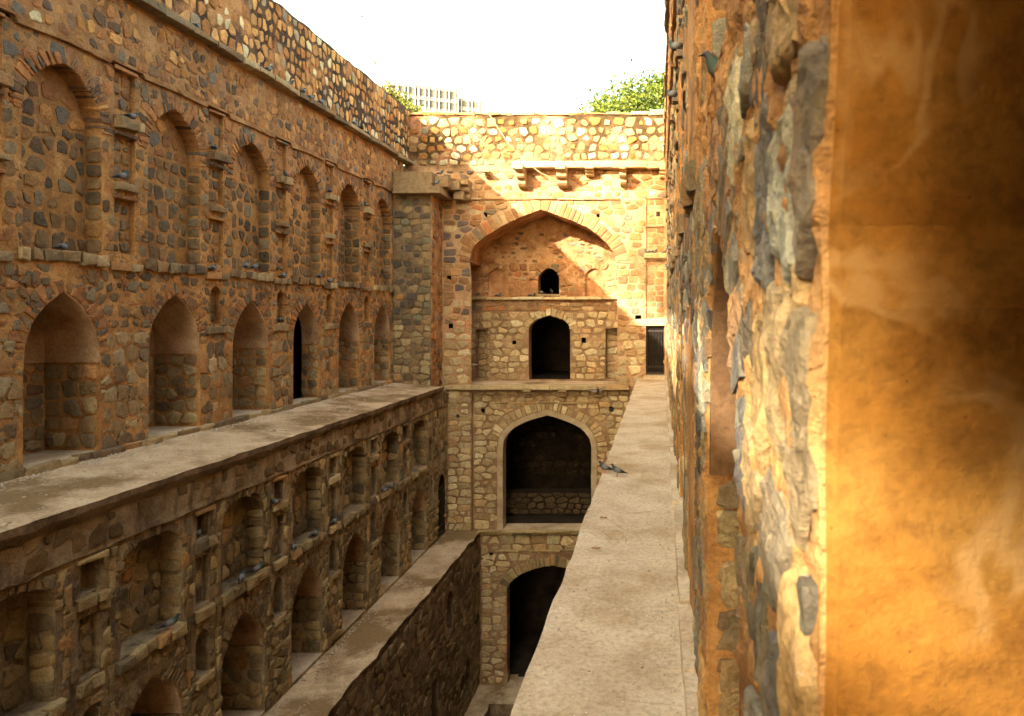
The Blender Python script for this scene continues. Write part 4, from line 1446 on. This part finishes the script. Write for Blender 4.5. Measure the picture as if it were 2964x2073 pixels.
# ------------------------------------------------------------------ trees
def tree(name, label, base, height, crown, rnd, nleaf, size, cols, droop=0.0, cut=None, trunk_r=0.2, clumps=26, group=None, spread=0.28):
    """crown: (centre, radii)"""
    t = thing(name, label, 'tree', base, group)
    c, rad = Vector(crown[0]), Vector(crown[1])
    base = Vector(base)
    tr = MB()
    mid = base.lerp(c, 0.55)+Vector((rnd.uniform(-.3, .3), rnd.uniform(-.3, .3), 0))
    tr.tube([base-Vector((0, 0, .2)), base.lerp(mid, .5), mid, c], [trunk_r*1.25, trunk_r, trunk_r*.75, trunk_r*.3], 8)
    cl = []
    for i in range(clumps):
        while True:
            d = Vector((rnd.uniform(-1, 1), rnd.uniform(-1, 1), rnd.uniform(-1, 1)))
            if 0.25 < d.length < 1:
                break
        p = c+Vector((d.x*rad.x, d.y*rad.y, d.z*rad.z))*0.92
        if cut and not cut(p):
            continue
        cl.append(p)
        if i % 2 == 0:
            q = mid.lerp(c, rnd.uniform(0.2, 0.9))
            tr.tube([q, q.lerp(p, .5)+Vector((0, 0, .15)), p], [trunk_r*.32, trunk_r*.2, trunk_r*.06], 5)
    tr.build('trunk', 'bark', t)
    V, Fc, C = [], [], []
    mr = (rad.x+rad.y+rad.z)/3
    for i in range(nleaf):
        p0 = rnd.choice(cl)
        p = p0+Vector((rnd.gauss(0, 1), rnd.gauss(0, 1), rnd.gauss(0, .8)))*mr*spread
        if cut and not cut(p):
            continue
        a = Vector((rnd.uniform(-1, 1), rnd.uniform(-1, 1), rnd.uniform(-1, 1)-droop)).normalized()
        s = size*rnd.uniform(.6, 1.3)
        bb = a.orthogonal().normalized()
        bb.rotate(__import__('mathutils').Quaternion(a, rnd.uniform(0, 6.28)))
        w = bb*s*0.28
        n0 = len(V)
        up = a.cross(bb)*s*0.08
        V += [tuple(p), tuple(p+a*s*.5+w+up), tuple(p+a*s), tuple(p+a*s*.5-w+up)]
        Fc.append([n0, n0+1, n0+2, n0+3])
        cc = rnd.choice(cols)
        k = rnd.uniform(.75, 1.25)
        C += [(cc[0]*k, cc[1]*k, cc[2]*k, 1)]*4
    mesh_obj('crown', V, Fc, 'leaf', t, C)
    return t
rnd = random.Random(9)
GREEN = [S(90, 112, 36), S(108, 122, 42), S(66, 88, 30), S(120, 124, 50), S(48, 66, 24)]
DARKG = [S(70, 96, 40), S(86, 108, 44)]
tree('shade_tree', 'bushy yellow-green tree behind the right end of the sunlit wall', (0.6, 36, GZ), 6, ((-0.35, 36, 12.2), (3.3, 2.8, 2.6)), rnd, 19000, 0.2, GREEN, 0.6, clumps=60, trunk_r=.22, spread=.16)
tree('feathery_tree', 'thin feathery pale green tree left of the bushy one', (-3.3, 40, GZ), 6, ((-2.9, 40, 11.8), (2.2, 1.8, 3.2)), rnd, 5200, 0.24, [S(92, 112, 50), S(106, 122, 60)], 0.8, clumps=26, trunk_r=.16, spread=.15)
tree('small_tree', 'small leafy tree showing over the left parapet by the white building', (-17.0, 42, GZ), 6, ((-16.7, 42, 14.2), (1.8, 1.7, 2.3)), rnd, 8000, 0.24, [S(92, 100, 34), S(70, 84, 30), S(110, 110, 44)], 0.4, clumps=30, trunk_r=.2, spread=.17)
for X in (-5.0, -6.9):
    tree('sapling', 'wispy treetop just clearing the middle of the sunlit wall' if X < -6 else 'small tuft of treetop left of the feathery tree', (X, 38, GZ), 4, ((X+.1, 38, 11.6), (.6, .6, 1.55 if X < -6 else 1.75)), rnd, 420, 0.2, [S(92, 112, 50), S(106, 122, 60)], 0.8, clumps=14, trunk_r=.06, spread=.2)
# tall trees standing outside the left wall, behind the viewer: they shade the right wall
def above(zlim):
    def f(p):
        # keeps the crowns above the line of light that clears the left wall's top
        return p.z-(-0.54/0.58)*(p.x+7.98)*1.0 > zlim
    return f
for i, (X, Y) in enumerate(((-12.2, -24), (-12.6, -18), (-12.3, -13), (-12.2, -8))):
    tree('unseen_tree', ('dense tall tree outside the left wall, farthest behind the viewer', 'dense tall tree outside the left wall, second behind the viewer', 'dense tall tree outside the left wall, third behind the viewer', 'dense tall tree outside the left wall, nearest the viewer')[i],
         (X, Y, GZ), 10, ((X, Y, 17.5), (4.6, 4.4, 6.5)), rnd, 26000, 0.36, DARKG, 0.4, cut=lambda p: p.z > 9.8+0.93*(-7.98-p.x), clumps=150, trunk_r=.3, group='tall trees behind the viewer', spread=.2)

for X, Y, lab in ((4.2, -7, 'added unseen tree outside the right wall blocking sky light, nearer of two'), (3.8, -15, 'added unseen tree outside the right wall blocking sky light, farther of two')):  # unseen trees added to block sky light from the niche plaster
    tree('unseen_tree', lab, (X, Y, GZ), 10, ((X-1.0, Y, 15.0), (4.8, 4.6, 5.0)), rnd, 20000, 0.36, DARKG, 0.4, clumps=120, trunk_r=.3, group='tall trees behind the viewer', spread=.2)

# ------------------------------------------------------------------ white office building far behind
YW = 208.0
kw = YW/F
bl_ = thing('office_building', 'distant white office block with vertical fins and two rows of windows', 'building', ((900-VX)*kw, YW, GZ))
BW_ = Frame(((888-VX)*kw, YW, 0), (1.1*math.cos(math.radians(22)), 1.1*math.sin(math.radians(22)), 0), (0, 0, 1), (math.sin(math.radians(22)), -math.cos(math.radians(22)), 0))
def bb_(u0, u1, z0, z1, w0, w1, name, mat, parent=bl_):
    mb = MB()
    q = [BW_.P(u, z, w) for u in (u0, u1) for w in (w0, w1) for z in (z0, z1)]
    mb.v = [tuple(p) for p in q]
    mb.f = [[0, 1, 3, 2], [4, 6, 7, 5], [0, 4, 5, 1], [2, 3, 7, 6], [0, 2, 6, 4], [1, 5, 7, 3]]
    return mb.build(name, mat, parent)
def pz(py): return CAM_Z+(VY-py+5)*kw
bb_(0, 16.6, GZ, pz(190), -14, 0, 'wall', 'white')
bb_(-9.5, -0.05, GZ, pz(186), -16, -5, 'wall', 'white')
bb_(16.7, 23.5, GZ, pz(206), -14, -1.2, 'wall', 'white')
bb_(-2.5, 12, pz(190)+.01, pz(172), -12, -3, 'penthouse', 'concrete')
bb_(-2.4, -0.8, pz(172), pz(165), -8, -5, 'stair_tower', 'concrete')
bay = 2.72
for i in range(6):
    u = 0.5+i*bay
    for z0, z1 in ((pz(238), pz(222)), (pz(213.5), pz(198.5))):
        w = bb_(u+.15, u+1.55, z0, z1, 0.01, 0.06, 'window', 'glass')
        w2 = bb_(u+1.95, u+2.45, z0, z1, 0.01, 0.06, 'window', 'glass')
    bb_(u-.25, u+.12, pz(246), pz(190)+.05, 0.01, .75, 'fin', 'white')
    bb_(u+1.58, u+1.88, pz(246), pz(190)+.02, 0.01, .75, 'fin', 'white')
bb_(16.3, 16.6, pz(246), pz(190)+.05, 0.01, .75, 'fin', 'white')
for z in (pz(246), pz(219.5), pz(193.5)):
    bb_(0.1, 16.2, z-.5, z+.35, 0.005, .3, 'spandrel', 'white')
for i in range(2):
    u = 17.6+i*2.9
    for z0, z1 in ((pz(247), pz(234)), (pz(225), pz(212))):
        bb_(u+.2, u+1.7, z0, z1, -1.19, -1.12, 'window', 'glass')
        bb_(u-.7, u-.2, z0, z1, -1.19, -1.12, 'window', 'glass')
    bb_(u-.12, u+.12, pz(250), pz(206)+.05, -1.19, -.6, 'fin', 'white')
    bb_(u+1.8, u+2.05, pz(250), pz(206)+.05, -1.19, -.6, 'fin', 'white')
for i in range(3):
    u = -8.6+i*2.8
    bb_(u, u+1.7, pz(216), pz(200), -4.99, -4.94, 'window', 'glass')
    bb_(u+1.8, u+2.1, pz(246), pz(187), -4.99, -4.5, 'fin', 'white')
    bb_(u-.35, u-.05, pz(246), pz(187), -4.99, -4.5, 'fin', 'white')
for u, h in ((15.2, 4.0), (3.2, 3.2), (3.9, 3.2), (10.4, 1.6)):
    p = BW_.P(u, pz(178), -4)
    zb_ = pz(190) if u > 12 else pz(172)
    MB().tube([(p[0], p[1], zb_-.1), (p[0]-(.8 if u < 5 else 0), p[1], zb_+h)], .07, 5).build('antenna', 'iron', bl_)

# ------------------------------------------------------------------ cable hanging over the end wall
pts = [Vector((fx(1099), YF-.06, 8.32)), Vector((fx(1140), YF-.12, fz(322))), Vector((fx(1181), YF-.4, fz(366))), Vector((fx(1215), YF-.3, fz(392))), Vector((fx(1246), YF-.12, fz(405)))]
tag(MB().tube(pts, .016, 5).build('cable', 'cable'), 'thin tan cable hanging slantwise over the top of the end wall', 'cable')

# ------------------------------------------------------------------ pigeons
GREY, DGREY, BAR, HEAD, NECK = S(112, 112, 112), S(72, 73, 75), S(30, 30, 31), S(62, 65, 70), S(48, 74, 62)
def pigeon_mesh(kind):
    # spine stations: forward x, up z, half width, half height
    if kind == 'up':
        sp = [(-.175, .062, .016, .005), (-.125, .072, .026, .011), (-.07, .088, .040, .030), (-.015, .104, .052, .048), (.035, .122, .052, .054),
              (.07, .145, .040, .044), (.088, .172, .026, .028), (.098, .196, .020, .021), (.111, .209, .018, .019), (.124, .207, .012, .012), (.132, .203, .005, .005), (.152, .197, .0015, .0015)]
    elif kind == 'sit':
        sp = [(-.165, .040, .016, .005), (-.115, .046, .028, .012), (-.06, .055, .046, .034), (0, .062, .058, .052), (.045, .07, .054, .052),
              (.075, .088, .038, .04), (.088, .108, .027, .027), (.096, .126, .021, .021), (.107, .137, .018, .018), (.119, .136, .012, .012), (.127, .132, .005, .005), (.145, .126, .0015, .0015)]
    else:
        sp = [(-.18, .0, .05, .005), (-.12, .003, .036, .012), (-.06, .006, .040, .03), (0, .008, .048, .044), (.05, .012, .044, .044),
              (.085, .02, .032, .032), (.108, .03, .023, .024), (.126, .038, .020, .021), (.14, .04, .017, .017), (.151, .038, .011, .011), (.159, .036, .005, .005), (.178, .031, .0015, .0015)]
    n = 12
    V, Fc, C = [], [], []
    for i, (x, z, ry, rz) in enumerate(sp):
        a, b = sp[max(i-1, 0)], sp[min(i+1, len(sp)-1)]
        t = Vector((b[0]-a[0], 0, b[1]-a[1])).normalized()
        nrm = Vector((-t.z, 0, t.x))
        for k in range(n):
            th = 2*math.pi*k/n
            p = Vector((x, 0, z))+Vector((0, 1, 0))*ry*math.sin(th)+nrm*rz*math.cos(th)
            V.append(tuple(p))
            side = abs(math.sin(th)) > 0.4 and math.cos(th) > -0.6
            if i >= 10: c = BAR
            elif i >= 7: c = HEAD
            elif i >= 5: c = NECK if i == 6 else tuple((NECK[j]+DGREY[j])/2 for j in range(3))
            elif i == 0: c = BAR
            elif i == 1: c = DGREY if not side else BAR
            elif i == 2: c = BAR if side and kind != 'fly' else GREY
            else: c = GREY if math.cos(th) > -0.55 else DGREY
            C.append((*c, 1))
    for i in range(len(sp)-1):
        for k in range(n):
            Fc.append([i*n+k, i*n+(k+1) % n, (i+1)*n+(k+1) % n, (i+1)*n+k])
    Fc.append(list(range(n)))
    if kind == 'fly':
        for s in (-1, 1):
            b = len(V)
            w = [(.06, .03, .02), (.085, .14, .075), (.05, .26, .12), (.0, .34, .13), (-.04, .25, .10), (-.06, .13, .05), (-.055, .03, .012)]
            for x, y, z in w:
                V.append((x, s*y, z)); C.append((*S(188, 186, 184), 1))
            for x, y, z in w:
                V.append((x, s*y, z-.008)); C.append((*S(206, 204, 200), 1))
            m = len(w)
            Fc.append(list(range(b, b+m))); Fc.append(list(range(b+2*m-1, b+m-1, -1)))
            for i in range(m):
                Fc.append([b+i, b+(i+1) % m, b+m+(i+1) % m, b+m+i])
    me = bpy.data.meshes.new('pigeon_'+kind)
    me.from_pydata(V, [], Fc)
    at = me.color_attributes.new('Col', 'FLOAT_COLOR', 'POINT')
    at.data.foreach_set('color', np.asarray(C, dtype=np.float32).ravel())
    me.materials.append(M['feather'])
    me.polygons.foreach_set('use_smooth', [True]*len(me.polygons))
    me.update()
    return me
PM = {k: pigeon_mesh(k) for k in ('up', 'sit', 'fly')}
def leg_mesh(s):
    mb = MB().tube([(.0, s*.018, .085), (.012, s*.02, .03), (.012, s*.02, .006)], [.008, .004, .004], 5)
    for a in (-.5, 0, .5):
        mb.tube([(.012, s*.02, .004), (.012+.03*math.cos(a), s*.02+.03*math.sin(a), .003)], [.003, .002], 4)
    me = bpy.data.meshes.new('leg')
    me.from_pydata(mb.v, [], mb.f)
    me.materials.append(M['leg'])
    return me
LM = [leg_mesh(-1), leg_mesh(1)]
def pigeon(kind, loc, heading, label, pitch=0.0, roll=0.0, scale=0.88, name='pigeon', group='pigeons perched about the stepwell'):
    o = bpy.data.objects.new(name, PM[kind])
    COL.objects.link(o)
    o.location = loc
    o.rotation_euler = (roll, -pitch, math.radians(heading))
    o.scale = (scale,)*3
    tag(o, label, 'pigeon', group)
    if kind == 'up':
        for m in LM:
            l = bpy.data.objects.new('leg', m)
            COL.objects.link(l)
            l.parent = o
    return o
yl = lambda px, X: F*X/(px-VX)
hd = random.Random(77)
# on the cornice of the left wall, numbered by what is near them
for px, lab in ((314, 'pigeon at the top edge of the picture, farthest left on the cornice'), (440, 'pigeon alone on the cornice above the second blind niche'),
                (602, 'pigeon on the cornice, first of the four ahead of the far group'), (647, 'dark pigeon on the cornice, second of the four ahead of the far group'),
                (681, 'pigeon half hidden on the cornice just left of a close pair'), (697, 'pigeon on the cornice, left one of a close pair mid-wall'),
                (719, 'pale-winged pigeon on the cornice, right one of a close pair mid-wall'), (795, 'pigeon on the cornice, leftmost of a row of three'),
                (812, 'pigeon on the cornice, middle of a row of three'), (825, 'pigeon on the cornice, rightmost of a row of three'),
                (862, 'pigeon on the cornice near its far end, left of two'), (875, 'pigeon at the very far end of the cornice')):
    X = XL+.18
    pigeon('sit' if hd.random() < .6 else 'up', (X, yl(px, X), 6.875), hd.choice((80, 100, -90, -70, 20, 60)), lab)
LEDGE = [(294, XL+.09, 4.955, 'sit', 'pigeon on the stone ledge between the two nearest blind niches'), (273, XL+.04, 3.985, 'up', 'pigeon on the lower panel sill beside the nearest blind niche'),
         (481, XL+.09, 4.955, 'sit', 'dark pigeon on the ledge right of the second blind niche'), (642, XL+.09, 4.955, 'sit', 'pigeon on the ledge right of the third blind niche'),
         (740, XL+.09, 4.955, 'sit', 'pigeon on the ledge right of the fourth blind niche'), (822, XL+.09, 4.955, 'sit', 'pigeon on the ledge right of the fifth blind niche'),
         (139, XL-.02, 2.87, 'sit', 'pigeon with white tail on the sill of the nearest blind niche'), (477, XL+.04, 2.79, 'sit', 'pigeon on the pier sill right of the second blind niche'),
         (552, XL+.02, 2.87, 'up', 'left of two pigeons on the sill of the third blind niche'), (571, XL+.02, 2.87, 'up', 'right of two pigeons on the sill of the third blind niche'),
         (635, XL+.03, 2.79, 'sit', 'pigeon on the pier sill right of the third blind niche'), (716, XL+.02, 2.87, 'sit', 'pigeon on the sill of the fourth blind niche'),
         (740, XL+.03, 2.79, 'sit', 'pigeon on the pier sill right of the fourth blind niche'), (630, XL-.03, 1.85, 'sit', 'pigeon in the small pocket between the third and fourth arches'),
         (618, XM+.06, -1.29, 'sit', 'pigeon on a little ledge of the lower left wall, above two panels'), (542, XM+.05, -2.29, 'up', 'left of two pigeons on the wide sill of the lower left wall'),
         (576, XM+.05, -2.29, 'up', 'right of two pigeons on the wide sill of the lower left wall'), (660, XM+.06, -2.29, 'sit', 'fluffed pigeon at the near end of a lower left sill'),
         (705, XM+.02, -2.29, 'sit', 'pigeon at the far end of the same lower left sill, by a hole'), (749, XM+.03, -2.29, 'sit', 'pigeon on the narrow pier sill of the lower left wall'),
         (862, XM+.05, -2.29, 'sit', 'left of two pigeons close to the far end of the lower left sills'), (876, XM+.05, -2.29, 'sit', 'right of two pigeons close to the far end of the lower left sills'),
         (441, XM-.08, -1.27, 'sit', 'pigeon inside a small square recess of the lower left wall'), (381, XM+.05, -2.29, 'up', 'pigeon at the far end of the nearest whole sill, lower left'),
         (966, XM-.1, -2.28, 'sit', 'pigeon in the slim pocket at the far end of the lower left wall')]
for px, X, z, kd, lab in LEDGE:
    pigeon(kd, (X, yl(px, X), z), hd.choice((75, 95, -85, -100, 110, 40)), lab)
pigeon('up', (-6.72, 20.75, 6.23), 10, 'pale pigeon standing on top of the corner pier slabs')
pigeon('up', (-6.72, 20.4, 5.86), 30, 'pigeon on the lower slab of the corner pier')
for px, lab in ((1118, 'pigeon lying low on the ledge inside the great arch, left'), (1194, 'pigeon on the ledge just left of the small arched window')):
    pigeon('sit', (bx_(px), YB-.07, bz_(666)+.01), hd.choice((0, 180, 20)), lab)
pigeon('sit', (bx_(1215), YB-.02, bz_(660)+.01), 200, 'left of two pigeons in the small arched window')
pigeon('up', (bx_(1237), YB-.02, bz_(660)+.01), -100, 'right of two pigeons in the small arched window')
pigeon('sit', (fx(1453), YF-.05, 3.96), 170, 'left of two pale pigeons on the sunlit panel sill')
pigeon('sit', (fx(1466), YF-.05, 3.96), 10, 'right of two pale pigeons on the sunlit panel sill')
pigeon('sit', (fx(1030), YF-.14, fz(935)), -90, 'pigeon in the square hole of the corner pilaster')
pigeon('sit', (fx(1371), YF+.02, fz(923)), -90, 'pigeon in the square hole right of the middle arch')
# pair on the walkway
pigeon('up', (-0.70, 8.62, 0.005), 170, 'left pigeon of the pair standing on the right walkway edge', scale=.7, group=None)
pigeon('up', (-0.53, 8.45, 0.005), 172, 'right pigeon of the pair on the right walkway, green neck', scale=.7, group=None)
# on the right wall
for px, py, X, lab in ((1562, 118, .17, 'large near pigeon looking out from the top of the right wall'), (1515, 101, .13, 'dark pigeon on the right wall near the top of the picture'),
                       (1506, 209, .12, 'dark hunched pigeon on the right wall beside the treetop'), (1501, 556, .17, 'pigeon jutting from the right wall beside the sunlit sill'),
                       (1497, 596, .17, 'small pigeon on the far right wall below another')):
    Y = F*X/(px-VX)
    Y = min(Y, 20.0)
    z = CAM_Z-(py-VY)*Y/F-.06
    if px > 1550:
        pigeon('up', (0.27, 2.72, 2.875), 178, lab, scale=.8)
        continue
    pigeon('sit', (X+.02, Y, z), 150, lab, scale=.75)
    o = MB().box((XR-.07, Y-.05, z-.05), (XR+.05, Y+.06, z-.002), .012).build('perch_stone', M['stone'], right_wall, [(*S(120, 110, 98), 1)]*8)
# flying
pigeon('fly', (fx(1341)*.95, YF*.95, CAM_Z-(877-VY)*YF*.95/F), -80, 'white-winged pigeon fluttering in front of the shelf', pitch=.7, roll=.2)
pigeon('fly', ((815-VX)*26/F, 26, CAM_Z+(VY-38)*26/F), 60, 'pale bird flying high in the white sky', pitch=.3, roll=.7)
pigeon('fly', ((842-VX)*34/F, 34, CAM_Z+(VY-143)*34/F), 5, 'faint bird flying low in the sky above the white building', roll=.1)

# ------------------------------------------------------------------ litter on the walkway
rnd = random.Random(12)
mb = MB()
for i in range(900):
    y = rnd.uniform(1.2, 20.5)
    x = XR-.09-abs(rnd.gauss(0, .07)) if rnd.random() < .75 else rnd.uniform(-.7, .1)
    s = rnd.uniform(.003, .009)*(1 if rnd.random() < .93 else 1.7)
    b = len(mb.v)
    for dx, dy, dz in ((-1, -1, -.3), (1, -.8, -.3), (.9, 1, -.3), (-.8, .9, -.3), (rnd.uniform(-.4, .4), rnd.uniform(-.4, .4), .9)):
        mb.v.append((x+dx*s, y+dy*s, .006+dz*s))
    mb.f += [[b, b+1, b+4], [b+1, b+2, b+4], [b+2, b+3, b+4], [b+3, b, b+4]]
tag(mb.build('gravel', 'pebble'), 'fine pale grit scattered along the right walkway', 'gravel', kind='stuff')
mb = MB()
for i in range(1500):
    y = rnd.uniform(7.5, 20.4)
    up_ = rnd.random() < .6
    if up_:
        x = XL+.1+abs(rnd.gauss(0, .1)) if rnd.random() < .7 else rnd.uniform(XL+.1, -6.75)
        zz_ = -.03-.14*(x-XL)/1.5+.008
    else:
        x = XM+.06+abs(rnd.gauss(0, .08)) if rnd.random() < .7 else rnd.uniform(XM+.1, -5.85)
        zz_ = ZL+.004
    s_ = rnd.uniform(.006, .018)
    b = len(mb.v)
    for dx, dy, dz in ((-1, -1, -.3), (1, -.8, -.3), (.9, 1, -.3), (-.8, .9, -.3), (rnd.uniform(-.4, .4), rnd.uniform(-.4, .4), .9)):
        mb.v.append((x+dx*s_, y+dy*s_, zz_+dz*s_))
    mb.f += [[b, b+1, b+4], [b+1, b+2, b+4], [b+2, b+3, b+4], [b+3, b, b+4]]
tag(mb.build('gravel', 'pebble'), 'small rubble crumbs lying along the two left ledges', 'gravel', kind='stuff')
for px, py, lab in ((1353, 1164, 'curled dry leaf lying on the right walkway'), (1337, 1233, 'tiny dry leaf on the walkway below the curled one')):
    Y = 2*F/(py-VY)
    X = (px-VX)*Y/F
    mb = MB()
    for i in range(5):
        for k in (-1, 0, 1):
            w = math.sin(math.pi*(i+.3)/4.8)*.014
            mb.v.append((X-.035+.0175*i, Y+k*w, .012+abs(k)*.008+.004*math.sin(i*2)))
    for i in range(4):
        for k in range(2):
            mb.f.append([i*3+k, i*3+k+1, i*3+k+4, i*3+k+3])
    tag(mb.build('dry_leaf', 'dryleaf'), lab, 'leaf', 'dry leaves on the walkway')
